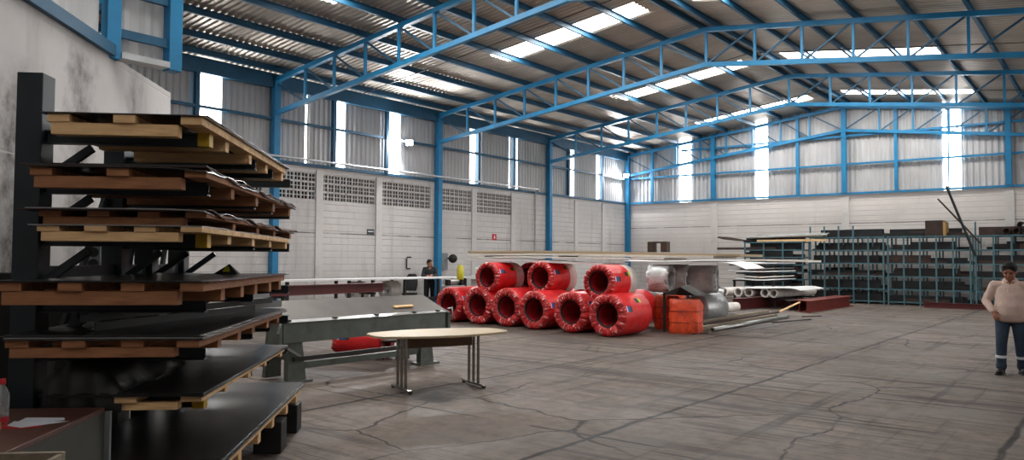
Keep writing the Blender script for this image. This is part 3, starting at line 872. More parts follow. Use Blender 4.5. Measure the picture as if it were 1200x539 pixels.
# dark goods behind the rack
t = rthing('dark_cabinet', 'dark steel cabinet against the partition behind the sheet rack', 'cabinet', 7.15, -3.15, 0)
MB().box((0, 0, .79), (.62, 1.1, 1.58)).build('body', M['blacksteel'], t, bevel=.01)
for y in (-.27, .27):
    d_ = MB().box((.32, y, .8), (.02, .52, 1.45)).build('door', M['rackpaint'], t)
    MB().box((.34, y - .2 * (1 if y > 0 else -1), .85), (.02, .02, .14)).build('handle', M['greybox'], d_)
t = rthing('speaker_box', 'grey box with two round openings on the dark cabinet behind the rack', 'box', 7.2, -2.95, 1.581)
MB().box((0, 0, .12), (.1, .14, .24)).build('body', M['greybox'], t, bevel=.004)
for z in (.07, .17): MB().tube((.0, -.071, z), (.0, -.075, z), .042, n=18).build('opening', M['black'], t)

# ------------------------------------------------------------------ middle of the hall
def at(u, v, x=None, y=None, z=None):
    """the point of the plane x=, y= or z= that is seen at photograph pixel (u, v)"""
    d = _f * F_PX + R_ * (u - 600) + U_ * (269.5 - v)
    k = (x - CAM.x) / d.x if x is not None else (y - CAM.y) / d.y if y is not None else (z - CAM.z) / d.z
    return CAM + d * k

# folding brake
BX, BY0, BY1 = 11.62, -29.62, -26.42
t = thing('folding_brake', 'long grey green sheet metal folding brake behind the beige table', 'brake', (BX, BY0, 0))
L_ = BY1 - BY0
MB().prism([(0, 0, .55), (-.14, 0, .55), (-.14, 0, .80), (.0, 0, .83)], (0, L_, 0)).build('front_beam', M['brakeg'], t, bevel=.006)
MB().prism([(.02, -.02, .835), (-.09, -.02, .865), (-.09, -.02, .835)], (0, L_ + .04, 0)).build('clamp_edge', M['steelbright'], t)
MB().prism([(-.095, -.12, .868), (-.62, -.12, 1.10), (-.62, -.12, 1.075), (-.095, -.12, .84)], (0, L_ + .2, 0)).build('top_plate', M['braket'], t, bevel=.004)
for y in (.1, L_ - .55):
    lg = MB().prism([(-.02, y, .03), (-.02, y + .3, .03), (-.05, y + .24, .60), (-.05, y + .02, .60)], (-.1, 0, 0)).build('leg', M['brakeg'], t, bevel=.004)
    MB().box((-.07, y + .15, .015), (.24, .42, .03)).build('foot_plate', M['brakeg'], lg)
    MB().prism([(-.55, y, .03), (-.55, y + .26, .03), (-.45, y + .2, 1.0), (-.45, y + .02, 1.0)], (-.08, 0, 0)).build('rear_leg', M['brakeg'], t, bevel=.004)
    MB().bar((-.12, y + .13, .35), (-.5, y + .13, .35), .08, .1).build('side_rail', M['brakeg'], t)
MB().bar((.02, .15, .33), (.02, L_ - .15, .33), .05, .06).build('treadle_bar', M['blacksteel'], t)
MB().bar((-.1, .15, .22), (-.1, L_ - .3, .22), .07, .09).build('stretcher', M['brakeg'], t)
MB().bar((-.02, .02, .52), (.02, .32, .33), .03, .03).build('link_rod', M['galv'], t)
for y in (.1, .9, 1.7, 2.5, L_ - .15): MB().box((-.035, y, .858), (.07, .05, .02)).build('clamp_block', M['blacksteel'], t)
for y, s_ in ((-.04, -1), (L_ + .04, 1)):
    e = MB().prism([(-.22, y, .5), (.03, y, .5), (.03, y, .82), (-.05, y, .86), (-.22, y, .9)], (0, .05 * s_, 0)).build('end_frame', M['brakeg'], t, bevel=.005)
    MB().path([(-.02, y + .05 * s_, .88), (.05, y + .07 * s_, .9), (.06, y + .07 * s_, .8), (.03, y + .07 * s_, .7)], .018).build('clamp_lever', M['steelbright'], e)
o = MB().box((0, 0, .012), (.06, .42, .024)).build('wood_strip', M['wood'], None, (BX - .235, BY1 - .75, .934 + .002), 0, bevel=.003)
o.rotation_euler = (0, math.radians(24), 0)
tag(o, 'short pale wooden strip lying on the top plate of the folding brake', 'strip')
# things below and behind it
t = thing('maroon_channel', 'dark maroon steel channel on trestles behind the folding brake', 'channel', (7.4, -27.2, 0))
a, b = at(306, 349, x=7.6), at(449, 344, x=7.4)
za = a.z
g = MB(); g.ibeam((a.x, a.y, 1.08), (b.x, b.y, 1.08), .2, .2, .015); g.build('beam', M['maroon'], t, world=True)
for q in (.12, .85):
    p = a.lerp(b, q)
    for s_ in (-.15, .15): MB().bar((p.x + s_ * 1.6, p.y, 0), (p.x + s_, p.y, .98), .05, .05).build('trestle_leg', M['blacksteel'], t, world=True)
    MB().bar((p.x - .25, p.y, .96), (p.x + .25, p.y, .96), .06, .05).build('trestle_top', M['blacksteel'], t, world=True)

# beige boat shaped table on two three post legs
tl, tr = Vector((13.03, -29.32, 0)), Vector((13.76, -27.57, 0))
ctr = (tl + tr) / 2
ang = math.atan2(tr.y - tl.y, tr.x - tl.x)
t = thing('meeting_table', 'beige boat shaped table on two chrome three post legs', 'table', (ctr.x, ctr.y, 0), ang)
hl = (tr - tl).length / 2
pts = []
for i in range(28):
    u = -hl + 2 * hl * i / 27
    pts.append((u, -(.25 + .27 * (1 - (u / hl) ** 2)) if abs(u) < hl * .999 else -.16))
ring = [(x, y) for x, y in pts] + [(x, -y) for x, y in reversed(pts)]
MB().prism([(x, y, .715) for x, y in ring], (0, 0, .027)).build('tabletop', M['tabletop'], t, bevel=.006)
for x in (-.52, .52):
    p = MB(); p.bar((x, -.33, .035), (x, .33, .035), .05, .03)
    ft = p.build('foot', M['chrome'], t, bevel=.006)
    for y in (-.3, .3): MB().tube((x, y, 0), (x, y, .02), .025).build('glide', M['black'], ft)
    for y in (-.14, 0, .14): MB().tube((x, y, .05), (x, y, .70), .02, n=14).build('post', M['chrome'], t)
    MB().box((x, 0, .7075), (.08, .5, .015)).build('top_bracket', M['blacksteel'], t)
MB().box((0, 0, .62), (.98, .02, .15)).build('apron_panel', M['brown'], t)

# red wrapped coils
def coil(label, x, y, r, ln, group, ri=.56, white=0., rz=0., z=None, seed=1, labels=True):
    """hollow steel coil, axis pointing away from the viewer; the root stands under the front face"""
    z = r if z is None else z
    q = random.Random(seed)
    t = thing('steel_coil', label, 'coil', (x, y, 0 if abs(z - r) < 1e-6 else z - r), rz, group)
    h = 0.
    def up(o):
        o.location = (0, 0, r)
        return o
    n = 84
    pl_ = [q.uniform(-1, 1) for _ in range(n)]
    def jit(j, i, rr, tt):
        k = pl_[i]
        if j in (2, 3, 4): return rr * (1 + .012 * k), tt + .03 * k - (.022 if i % 2 else 0)
        if j in (1, 5): return rr * (1 + .02 * pl_[(i * 5) % n]), tt + .012 * k
        return rr, tt
    rin = r * ri
    L2 = ln * (1 - white)
    wr = MB().lathe([(rin, .12), (rin * 1.03, .015), (rin + (r - rin) * .3, -.012), (rin + (r - rin) * .6, -.012), (r * .94, 0), (r * .995, .035), (r, .07), (r * 1.003, L2 * .5), (r, L2)], (0, 0, h), (0, 1, 0), n, 0, jit)
    wr.m = [0 if (i // n) < 6 else 1 for i in range(len(wr.f))]
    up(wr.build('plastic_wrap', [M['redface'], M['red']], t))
    up(MB().lathe([(r * .985, L2 - .02), (r * .985, ln - .02), (r * .95, ln), (rin, ln)], (0, 0, h), (0, 1, 0), 48).build('coil_body', M['whitewrap'] if white else M['red'], t))
    up(MB().lathe([(rin * .99, .04), (rin * .985, ln * .98), ], (0, 0, h), (0, 1, 0), 48).build('inner_wrap', M['redin'], t))
    up(MB().lathe([(rin * 1.0, -.004), (rin * .93, .01), (rin * .92, .06), (rin * 1.0, .08)], (0, 0, h), (0, 1, 0), 48).build('core_ring', M['black'], t))
    up(MB().lathe([(rin * .98, ln * .9), (.001, ln * .9)], (0, 0, h), (0, 1, 0), 32).build('end_film', M['redin'], t))
    if labels:
        def sticker(a0, a1, t0, t1, mats):
            g = MB()
            for k, (u0, u1) in enumerate(((0, .14), (.14, .66), (.66, 1))):
                rg = []
                for i in range(7):
                    a = a0 + (a1 - a0) * i / 6
                    rg.append([Vector((math.cos(a) * r * 1.012, tt, h + math.sin(a) * r * 1.012)) for tt in (t0 + (t1 - t0) * u0, t0 + (t1 - t0) * u1)])
                g.loft(rg, k, False, False, False)
            return up(g.build('label_sticker', mats, t))
        a = q.uniform(.05, .3)
        sticker(a, a + .28, .1, .33, [M['paper'], M['label_blue'], M['label_dark']])
        a = q.uniform(.35, .6)
        sticker(a, a + .26, ln * .5, ln * .5 + .24, [M['label_dark'], M['label_dark'], M['yellowgreen']])
    return t
LOW = [(11.48, -21.0, .485, 'rightmost of the lower row, beside the orange tarp'), (10.31, -20.72, .487, 'second from the right in the lower row'), (9.14, -20.6, .478, 'third from the right in the lower row'),
       (8.1, -20.38, .495, 'fourth from the right in the lower row'), (7.05, -20.3, .50, 'fifth from the right in the lower row'), (5.95, -20.24, .48, 'leftmost of the lower row, beside the machine')]
for i, (x, y, r, nm) in enumerate(LOW):
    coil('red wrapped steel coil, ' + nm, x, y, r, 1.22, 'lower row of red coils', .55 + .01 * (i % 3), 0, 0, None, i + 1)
for i, (x, y, r, z, nm) in enumerate(((11.1, -20.75, .41, 1.21, 'rightmost of the upper row, with a white back end'), (8.78, -19.85, .42, 1.26, 'middle one of the upper row'), (7.3, -20.2, .40, 1.25, 'leftmost of the upper row'))):
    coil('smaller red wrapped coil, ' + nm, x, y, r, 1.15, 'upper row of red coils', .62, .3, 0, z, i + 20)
coil('red coil with a white back end behind the leftmost of the upper row', 7.55, -18.7, .40, 1.1, 'red coils in the second rank', .62, .4, 0, 1.25, 31)
for i, x in enumerate((7.0, 8.2, 9.4, 10.55)):
    coil('red coil in the second rank, hidden behind the %s of the lower row' % ('leftmost two', 'fourth from right', 'third from right', 'second from right')[i], x, -18.9, .48, 1.2, 'red coils in the second rank', .56, 0, 0, None, 40 + i, False)
# coil under the brake
coil('red wrapped coil lying on the floor behind the folding brake', 9.75, -27.1, .30, .9, None, .5, 0, -1.2, None, 52)
# round turntable stool
p = at(450, 414, z=0)
t = thing('round_stand', 'low round grey stand on thin legs behind the folding brake', 'stand', (p.x + .5, p.y - .3, 0))
MB().lathe([(.001, .30), (.42, .30), (.44, .32), (.42, .34), (.15, .37), (.001, .37)], (0, 0, 0), (0, 0, 1), 32).build('top', M['braket'], t)
for k in range(4): MB().tube((.32 * math.cos(k * PI / 2 + .4), .32 * math.sin(k * PI / 2 + .4), 0), (.3 * math.cos(k * PI / 2 + .4), .3 * math.sin(k * PI / 2 + .4), .30), .015, n=8).build('leg', M['blacksteel'], t)

# white boards lying across the upper coils
def board(label, x0, x1, y0, y1, z, th, rz=0, dz=0., mt='white', group='white boards over the coils', edge=None, droop=0.):
    """long board with gentle sag; dz is the rise along x"""
    g = MB()
    n = 14
    rings = []
    for i in range(n + 1):
        u = i / n
        x = x0 + (x1 - x0) * u
        zz = dz * u + .02 * math.sin(u * 5 + x0)
        d = droop * max(0, (u - .75) / .25) ** 2
        rings.append([(x - x0, 0, zz - d), (x - x0, y1 - y0, zz - d), (x - x0, y1 - y0, zz + th - d), (x - x0, 0, zz + th - d - droop * .2)])
    g.loft(rings, 0, False)
    o = g.build('white_board', M[mt], None, (x0, y0, z), rz, bevel=.004)
    return tag(o, label, 'board', group)
board('white board stack layer resting on the upper coils, lowest and brightest', 6.15, 10.6, -19.75, -18.5, 1.685, .05, 0, -.06, 'white2')
board('thin white board second from below, over the upper coils', 6.5, 12.2, -19.65, -18.4, 1.76, .035, 0, -.0, 'white')
board('cream board third from below, its left end over the leftmost upper coil', 6.1, 13.4, -19.6, -18.3, 1.83, .05, 0, -.03, 'white')
board('long cream board on top of the pile over the red coils', 6.05, 14.0, -19.55, -18.2, 1.905, .055, 0, -.07, 'tabletop')
for i, (x, y) in enumerate(((6.9, -19.4), (9.3, -19.3), (11.6, -19.2))):
    o = MB().box((0, 0, 0), (.3, .5, .03)).build('spacer_block', M['blacksteel'], None, (x, y, 1.815), 0)
    tag(o, 'dark spacer block between the white boards, %s' % ('at their left end', 'at the middle', 'towards their right end')[i], 'spacer', 'spacers between the boards')
board('white bent sheet with a drooping edge over the plastic wrapped coils', 10.5, 13.2, -17.2, -15.9, 1.66, .02, 0, .02, 'white2', droop=.16)
board('white sheet on top of the plastic wrapped coils, left part', 9.6, 12.6, -17.0, -15.6, 1.70, .03, .03, .0, 'white2')
board('narrow white board lying behind the drooping sheet', 10.8, 14.2, -15.6, -14.4, 1.70, .05, .02, 0, 'white')
# dark stacked boxes far behind on top
p = at(771, 291, y=-18.8)
t = thing('joined_blocks', 'two dark upright blocks joined by a rail, standing on the white boards', 'block', (p.x, -18.8, 1.925))
for x in (-.16, .2): MB().box((x, 0, .13), (.17, .2, .26)).build('block', M['boxbrown'], t, bevel=.02)
MB().box((.02, 0, .24), (.5, .1, .04)).build('rail', M['boxbrown'], t)

# plastic wrapped coils and rolls to the right
def roll(label, p, d, r, ln, mt, ri=.6, group='plastic wrapped coils', wrap=True, seed=0, name='wrapped_coil'):
    q = random.Random(seed)
    t = thing(name, label, 'coil', (p[0], p[1], p[2] - r), 0, group)
    d = Vector(d).normalized()
    c = Vector((0, 0, r))
    MB().lathe([(r * ri, .04), (r * ri, 0), (r * .97, 0), (r, .02), (r, ln - .02), (r * .97, ln), (r * ri, ln), (r * ri, .04)], c, d, 40).build('steel_roll', M[mt], t)
    if wrap:
        ph = [q.uniform(-1, 1) for _ in range(48)]
        def jit(j, i, rr, tt): return rr * (1 + .035 * ph[(i * 3 + j * 7) % 48]), tt + .05 * ph[(i * 5 + j * 11) % 48]
        MB().lathe([(r * ri * 1.05, -.02), (r * .8, -.03), (r * 1.02, .0), (r * 1.03, ln * .25), (r * 1.025, ln * .5), (r * 1.035, ln * .8), (r * 1.02, ln * .97), (r * .8, ln * 1.0)], c, d, 48, 0, jit).build('plastic_film', M['plast'], t)
    return t
roll('plastic wrapped coil beside the white end of the upper red coil', at(764, 326, y=-17.0), (1, .1, 0), .36, .55, 'coilsteel', .6, seed=1)
roll('dark ringed coil in plastic under the white sheets', at(781, 326, y=-16.3), (1, .25, 0), .37, .6, 'coilsteel', .66, seed=2)
roll('grey coil wrapped in shiny plastic under the drooping sheet', at(806, 327, y=-15.9), (1, .3, 0), .37, .8, 'coilsteel', .55, seed=3)
roll('bare silver roll with a dark open end beside the orange tarp', at(800, 349, z=.59), (1, .25, 0), .29, 1.25, 'steelbright', .7, 'silver rolls', False, 4, 'silver_roll')
for i, (u, nm) in enumerate(((764, 'left'), (790, 'middle'), (812, 'right'))):
    q_ = at(u, 345, y=-16.2)
    roll('dark coil standing on the floor under the plastic wrapped coils, %s one' % nm, (q_.x, -16.2 + .1 * i, .42), (.25, 1, 0), .42, .9, 'coilsteel', .6, 'coils under the wrapped ones', False, 0)
roll('plastic wrapped roll low behind the orange tarp', at(786, 352, z=.33), (1, .2, 0), .33, .9, 'coilsteel', .6, seed=5)
for i, (u, v) in enumerate(((822, 364), (832, 362.5), (841, 361), (850, 360))):
    roll('short white tube end at the foot of the silver rolls, %s' % ('leftmost', 'second from the left', 'third from the left', 'rightmost')[i], at(u, v, y=-13.5 + .5 * i), (.25, 1, 0), .15, .6, 'whitewrap', .72, 'white tubes by the rolls', False, 6, 'white_tube')
# orange tarp bundle
def bundle(label, x, y, sx, sy, sz, rz, seed, mt='orange'):
    t = thing('tarp_bundle', label, 'bundle', (x, y, 0), rz, 'orange tarp bundles')
    g = MB()
    rings = []
    n = 40
    for z, k in ((0, .97), (.05, 1), (.3, 1.01), (.55, 1.0), (.8, .99), (.95, .95), (1, .86)):
        R = []
        for i in range(n):
            a = 2 * PI * i / n
            c, s_ = math.cos(a), math.sin(a)
            e = 1 / max(abs(c), abs(s_)) ** .86
            p = Vector((c * e * sx / 2 * k, s_ * e * sy / 2 * k, z * sz))
            b = noise.noise(Vector((a * 2.2, z * 4, seed))) * .07
            R.append(p + Vector((c * b, s_ * b, 0 if z in (0,) else b * .6)))
        rings.append(R)
    g.loft(rings)
    g.build('tarp', M[mt], t)
    for z in (.32, .66):
        R = []
        for i in range(n):
            a = 2 * PI * i / n; c, s_ = math.cos(a), math.sin(a); e = 1 / max(abs(c), abs(s_)) ** .86
            R.append(Vector((c * e * (sx / 2 + .012), s_ * e * (sy / 2 + .012), z * sz)))
        MB().path(R + [R[0]], .008, 6).build('strap', M['redrust'], t)
    return t
bundle('orange red tarp bundle standing at the right end of the coils', 12.33, -18.75, .72, .7, .80, .25, 3)
bundle('darker orange tarp bundle between the rightmost coil and the front one', 11.55, -18.0, .7, .7, .84, .2, 9)
p = at(774, 392, z=0)
o = MB().bar((0, 0, 0), (0, 0, .95), .06, .06).build('dark_post', M['black'], None, (11.86, -18.95, 0), .3)
tag(o, 'thin dark post standing left of the orange tarp bundle', 'post')
g = MB()
g.add([(0, 0, 0), (.5, .1, .22), (.95, .0, .02), (1.15, .4, -.0), (.55, .55, .26), (.1, .5, .02), (.45, -.08, .02)], [(0, 6, 1), (6, 2, 1), (0, 1, 4, 5), (1, 2, 3, 4), (5, 4, 3)])
tag(g.build('black_sheeting', M['tarp'], None, (11.55, -18.6, .86)), 'folded black plastic draped over the orange bundles', 'sheeting')
# poles on the floor
def pole(label, p, q, r, mt, sq=False):
    g = MB()
    p, q = Vector(p), Vector(q)
    if sq: g.bar((0, 0, 0), q - p, r * 2, r * 2)
    else:
        g.lathe([(r * .8, .3), (r * .8, 0), (r, 0), (r, (q - p).length), (r * .8, (q - p).length)], (0, 0, 0), q - p, 16)
    tag(g.build('steel_pole', M[mt], None, p), label, 'pole', 'poles lying on the floor')
pole('galvanised tube nearest the viewer in the floor pile of poles', (12.75, -18.2, .055), (12.55, -12.2, .055), .055, 'galv')
pole('grey square timber in the floor pile, right behind the nearest tube', (12.5, -18.4, .06), (12.2, -12.4, .06), .06, 'timber', True)
pole('second galvanised tube in the floor pile of poles', (12.25, -18.0, .05), (12.0, -11.6, .05), .05, 'galv')
pole('dark square timber at the back of the floor pile of poles', (12.0, -17.6, .06), (11.7, -11.4, .06), .06, 'timber', True)
pole('dark pole lying on top of the floor pile', (12.38, -18.1, .152), (12.1, -11.7, .138), .035, 'rust')
pole('upper timber of the floor pile, topmost', (12.1, -17.9, .15), (11.85, -12.0, .15), .045, 'timber', True)
for i, (u0, v0, u1, v1, nm) in enumerate(((858, 384, 876, 381.5, 'nearest'), (905, 378, 950, 374, 'between the pile and the beams'), (812, 391, 830, 390, 'beside the orange tarp'), (940, 371, 962, 370, 'farthest'))):
    a, b = at(u0, v0, z=.018), at(u1, v1, z=.018)
    pole('short thin dark bar loose on the floor, ' + nm, a, b, .016, 'rust')
o = MB().bar((0, 0, 0), (.55, .9, .38), .07, .03).build('loose_plank', M['wood'], None, (11.75, -11.2, .02))
tag(o, 'pale plank leaning against the maroon beam', 'plank')
# maroon beams
def ibm(label, p, q, w_, h_, mt, group='maroon beams on the floor'):
    p = Vector(p)
    g = MB().ibeam((0, 0, h_ / 2), Vector(q) - p + Vector((0, 0, h_ / 2)), w_, h_, .018)
    return tag(g.build('steel_beam', M[mt], None, p), label, 'beam', group)
ibm('long dark maroon beam lying behind the front bundle', (9.75, -9.6, 0), (10.25, -3.6, 0), .25, .4, 'maroon')
ibm('red brown beam of the front bundle, its end nearest', (12.2, -9.3, 0), (12.15, -3.9, 0), .3, .4, 'redrust')
ibm('darker red brown beam left of the front bundle', (11.85, -9.0, 0), (11.8, -4.0, 0), .3, .4, 'redrust')
ibm('dark beam at the left of the front bundle', (11.4, -8.6, 0), (11.4, -4.2, 0), .28, .36, 'boxbrown')
a, b = at(1086, 364, z=0), at(1196, 368, z=0)
ibm('flat maroon beam lying in front of the rear lattice rack', (14.6, -3.0, 0), (18.6, -3.1, 0), .2, .2, 'maroon')
# white tubes with a sheet on top
for i, (u, v) in enumerate(((848, 344.5), (865, 344.5), (877, 344), (896, 343), (906, 342))):
    p = at(u, v, y=-7.6)
    roll('white wrapped tube under the white sheet, %s' % ('leftmost', 'second from the left', 'middle one', 'second from the right', 'rightmost')[i], (p.x, -7.6, .38 + .17), (.05, 1, 0), .17, 4.0, 'whitewrap', .7, 'white tubes under the sheet', False, 7, 'white_tube')
t = thing('tube_cradle', 'low dark steel cradle carrying the white tubes', 'cradle', (10.4, -6.6, 0))
for y in (-.6, 1.8):
    MB().box((0, y, .35), (2.6, .1, .06)).build('cross_bar', M['blacksteel'], t)
    for x in (-1.2, 0, 1.2): MB().box((x, y, .16), (.08, .08, .32)).build('leg', M['blacksteel'], t)
board('curled white sheet lying over the white tubes', 9.3, 11.5, -7.75, -5.0, .73, .02, 0, .03, 'white2', 'white sheets by the rear rack', droop=.1)
for i in range(7):
    z = .98 + i * .11
    x0 = 8.2 + .25 * ((i * 5) % 3) - .1 * i
    b_ = board('flat board of the pile left of the dark lattice rack, %s from below' % ORD[i], x0, 9.85 - .05 * (i % 3), -5.6, -3.2, z, .045, 0, .0, ('white2', 'white', 'dkbar', 'white2', 'galv', 'dkbar', 'white2')[i], 'boards left of the lattice rack')
t = thing('board_stand', 'dark steel stand carrying the pile of flat boards', 'stand', (8.9, -4.4, 0))
for z in (.94,): MB().box((0, 0, z), (1.7, 2.2, .05)).build('shelf', M['blacksteel'], t)
for x in (-.8, .8):
    for y in (-1.0, 1.0): MB().box((x, y, .46), (.08, .08, .92)).build('leg', M['blacksteel'], t)
for i in range(6):
    o = MB().box((0, 0, .03), (.1, 2.0, .05)).build('spacer_batten', M['wood2'], None, (9.1 - .05 * (i % 2), -4.4, 1.025 + i * .11 + .004), 0)
    tag(o, 'dark batten separating the flat boards, %s from below' % ORD[i], 'batten', 'battens between the flat boards')

# ------------------------------------------------------------------ rear lattice racks
def lattice(label, xs, zs_, ys_, top_ext=None, skew=0):
    t = thing('lattice_rack', label, 'rack', (xs[0], ys_[0], 0), 0, 'lattice racks along the rear wall')
    x0, y0 = xs[0], ys_[0]
    zt = zs_[-1]
    for x in xs:
        for y in ys_:
            e = (top_ext or {}).get(round(x, 2), 0) if y == ys_[0] else 0
            MB().box((x - x0, y - y0, (zt + e) / 2 + .02), (.055, .055, zt + e + .04)).build('post', M['lattice'], t)
    for z in zs_:
        for y in ys_: MB().bar((-.03, y - y0 - .03, z), (xs[-1] - x0 + .03, y - y0 - .03, z), .03, .045).build('long_rail', M['lattice'], t)
        g = MB()
        for x in xs: g.bar((x - x0 + .03, 0, z), (x - x0 + .03, ys_[-1] - y0, z), .03, .04)
        g.build('cross_rails', M['lattice'], t)
    return t
YS = [-1.85, -1.1, -.4]
ZL = [.12, .62, 1.14, 1.66, 2.2, 2.74]
xA = [7.25 + .85 * i for i in range(4)]
ZA = [.3, .62, .94, 1.26, 1.58, 1.9, 2.22, 2.56]
lattice('dark lattice rack farthest left by the rear wall, full of bars', xA, ZA, [-2.1, -1.2])
r2 = [10.05 + .58 * i for i in range(6)]
lattice('teal lattice rack next to the dark one, centre of the rear wall', r2, ZL, YS, {round(x, 2): .45 for x in r2[:4]})
r3 = [13.12 + .58 * i for i in range(6)]
lattice('teal lattice rack with the leaning bars, right of centre', r3, ZL, YS)
r4 = [16.2 + .58 * i for i in range(8)]
lattice('teal lattice rack behind the man in the pale sweater', r4, ZL, YS, {r4[0]: .5, r4[1]: .4})
rr = random.Random(3)
def barx(x0, x1, y, z, sz, mt, label, group):
    tag(MB().bar((0, 0, 0), (x1 - x0, rr.uniform(-.05, .05), 0), sz[0], sz[1]).build('steel_bar', M[mt], None, (x0, y, z + sz[1] / 2)), label, 'bar', group)
LEVN = ['lowest', 'second', 'third', 'fourth', 'fifth', 'topmost', 'seventh', 'eighth']
for nm, xs, ys_, zl, dens in (('dark lattice rack at the left', xA, (-2.1, -1.2), ZA, 10), ('teal lattice rack left of centre', r2, YS, ZL, 16), ('teal lattice rack right of centre', r3, YS, ZL, 8), ('teal lattice rack behind the man', r4, YS, ZL, 7)):
    for k, z in enumerate(zl):
        n = dens - (k // 2 if dens < 6 else k // 3) + (1 if k < 2 else 0)
        for i in range(max(2, n)):
            ln = rr.uniform(.45, 1.0) * (xs[-1] - xs[0])
            a = xs[0] + rr.uniform(-.2, max(0, xs[-1] - xs[0] - ln))
            y = ys_[0] + .2 + (ys_[-1] - ys_[0] - .3) * (i + .5) / max(2, n)
            barx(a, a + ln, y, z + .024, rr.choice([(.07, .12), (.09, .22), (.05, .32), (.09, .1), (.06, .06)]), rr.choice(['dkbar', 'dkbar', 'rust', 'blacksteel']),
                 'dark bar lying in the %s, %s level' % (nm, (LEVN[k] if len(zl) == 6 or k < 5 else ['sixth', 'seventh', 'topmost'][k - 5])), 'bars in the ' + nm)
# goods sticking out of the dark rack on its left
for i, (z, x0, x1, y, s_, mt) in enumerate(((2.25, 5.9, 8.6, -1.9, (.3, .1), 'rust'), (1.93, 6.35, 9.0, -1.8, (.25, .1), 'dkbar'), (1.6, 6.6, 8.8, -1.85, (.3, .08), 'dkbar'), (1.3, 6.9, 9.2, -1.7, (.2, .1), 'rust'))):
    barx(x0, x1, y, z, s_, mt, 'dark bundle sticking out of the left end of the dark rack, %s' % ('topmost', 'second from the top', 'third from the top', 'lowest')[i], 'bundles sticking out of the dark rack')
g = MB()
for i in range(12):
    y = -2.0 + i * .07
    g.path([(7.5, y, 2.66), (6.9, y, 2.66 + .02 * (i % 3)), (6.2, y + .03 * (i % 2), 2.74 + .03 * (i % 4)), (5.9, y, 2.82 + .02 * (i % 3))], .02, 6)
tag(g.build('rebar_bundle', M['rust'], None, (7.3, -1.9, 2.6), 0, True), 'fanned bundle of rusty rods sticking out above the dark rack', 'rods', None)
g = MB()
for i in range(14):
    y = -2.05 + .065 * i
    g.tube((7.35 + .05 * (i % 3), y, 2.78 + .05 * (i % 2)), (10.8 - .1 * (i % 4), y + .02, 2.82 + .05 * ((i + 1) % 3)), .035, n=8, m=0)
tag(g.build('tube_bundle', M['galv'], None, (7.3, -1.9, 2.7), 0, True), 'pale bundle of thin tubes across the top of the dark rack', 'tubes')
o = MB().box((1.2, 0, .05), (3.0, .12, .09)).build('wood_beam', M['wood'], None, (8.1, -2.05, 2.59))
tag(o, 'tan wooden beam on top of the dark rack under the tubes', 'beam')
barx(9.2, 11.6, -1.2, 2.78, (.5, .12), 'rust', 'brown flat bundle on top of the rack left of centre', None)
for i in range(4): barx(12.6 + .12 * i, 14.4 + .1 * i, -1.7 + .25 * i, 2.775, (.12, .12), 'rust' if i % 2 else 'dkbar', 'short dark profile on top of the rack near the middle, %s from the front' % ORD[i], 'profiles on the rack top')
p = at(1099, 261, y=-1.6)
t = thing('storage_box', 'dark brown box standing on top of the right lattice rack', 'box', (p.x - .1, -1.5, 2.77))
MB().box((0, 0, .3), (.62, .7, .6)).build('body', M['boxbrown'], t, bevel=.01)
MB().box((.36, 0, .27), (.1, .66, .54)).build('pale_side', M['cardboard'], t)
for i in range(6):
    for q in range(1 + (i % 2)):
        x = 17.2 + .31 * i
        roll('dark pipe lying on the rack top at the right, ' + (ORD[i] + ' from the left' if not q else 'upper one over the %s' % ORD[i]), (x + .155 * q, -1.9, 2.77 + .13 + .22 * q), (0, 1, 0), .13, 1.5, 'rust', .78, 'dark pipes on the rack top', False, 0, 'dark_pipe')
def lean(label, p, q, w_, mt):
    p = Vector(p)
    tag(MB().bar((0, 0, 0), Vector(q) - p, w_, w_ * .6).build('leaning_bar', M[mt], None, p), label, 'bar', 'bars leaning in the lattice rack')
lean('longest dark bar leaning steeply out of the lattice rack', at(1143, 300, y=-2.02), at(1109, 218, y=-2.0), .13, 'dkbar')
lean('second dark bar leaning left out of the lattice rack', at(1149, 285, y=-1.96), at(1099, 233, y=-1.95), .1, 'rust')

# ------------------------------------------------------------------ along the left wall
t = thing('long_bench', 'long white topped bench along the left wall, in front of the worker', 'bench', (1.75, -18.0, 0))
MB().span((1.15, -23.2, 1.06), (2.05, -14.7, 1.11)).build('bench_top', M['white2'], t, world=True)
for y in (-22.6, -20.35, -19.4, -18.0, -16.4, -15.0):
    for x in (1.3, 1.92): MB().span((x - .04, y - .04, 0), (x + .04, y + .04, 1.06)).build('leg', M['black'], t, world=True)
MB().span((1.88, -22.6, .3), (1.94, -15.0, .36)).build('rail', M['blacksteel'], t, world=True)
MB().span((1.2, -22.7, .36), (2.0, -14.9, .4)).build('shelf', M['blacksteel'], t, world=True)
for i, (u, v, nm) in enumerate(((441, 341, 'left one'), (480, 340, 'right one'))):
    p = at(u, v, x=2.2)
    roll('white wrapped coil lying under the long bench, ' + nm, (1.3, p.y - .25, .40 + .30), (-.15, 1, 0), .30, .55, 'whitewrap', .55, 'white coils under the bench', False, 0, 'white_coil')
# chair beside the bench
p = at(487, 325, x=1.0)
t = thing('office_chair', 'black office chair at the long bench left of the worker', 'chair', (.72, p.y, 0), .6)
MB().box((0, 0, .5), (.48, .48, .08)).build('seat', M['black'], t, bevel=.03)
MB().lathe([(.02, .05), (.02, .46)], (0, 0, 0), (0, 0, 1), 10).build('column', M['blacksteel'], t)
for k in range(5): MB().bar((0, 0, .08), (.28 * math.cos(k * 1.257), .28 * math.sin(k * 1.257), .04), .04, .03).build('base_arm', M['blacksteel'], t)
MB().loft([[(x * w_, .22 + .04 * q + b_, .6 + h) for x, q in ((-1, 0), (1, 0), (1, 1), (-1, 1))] for h, w_, b_ in ((0, .18, 0), (.25, .23, .05), (.5, .2, .12), (.6, .12, .15))]).build('backrest', M['black'], t, bevel=.01)
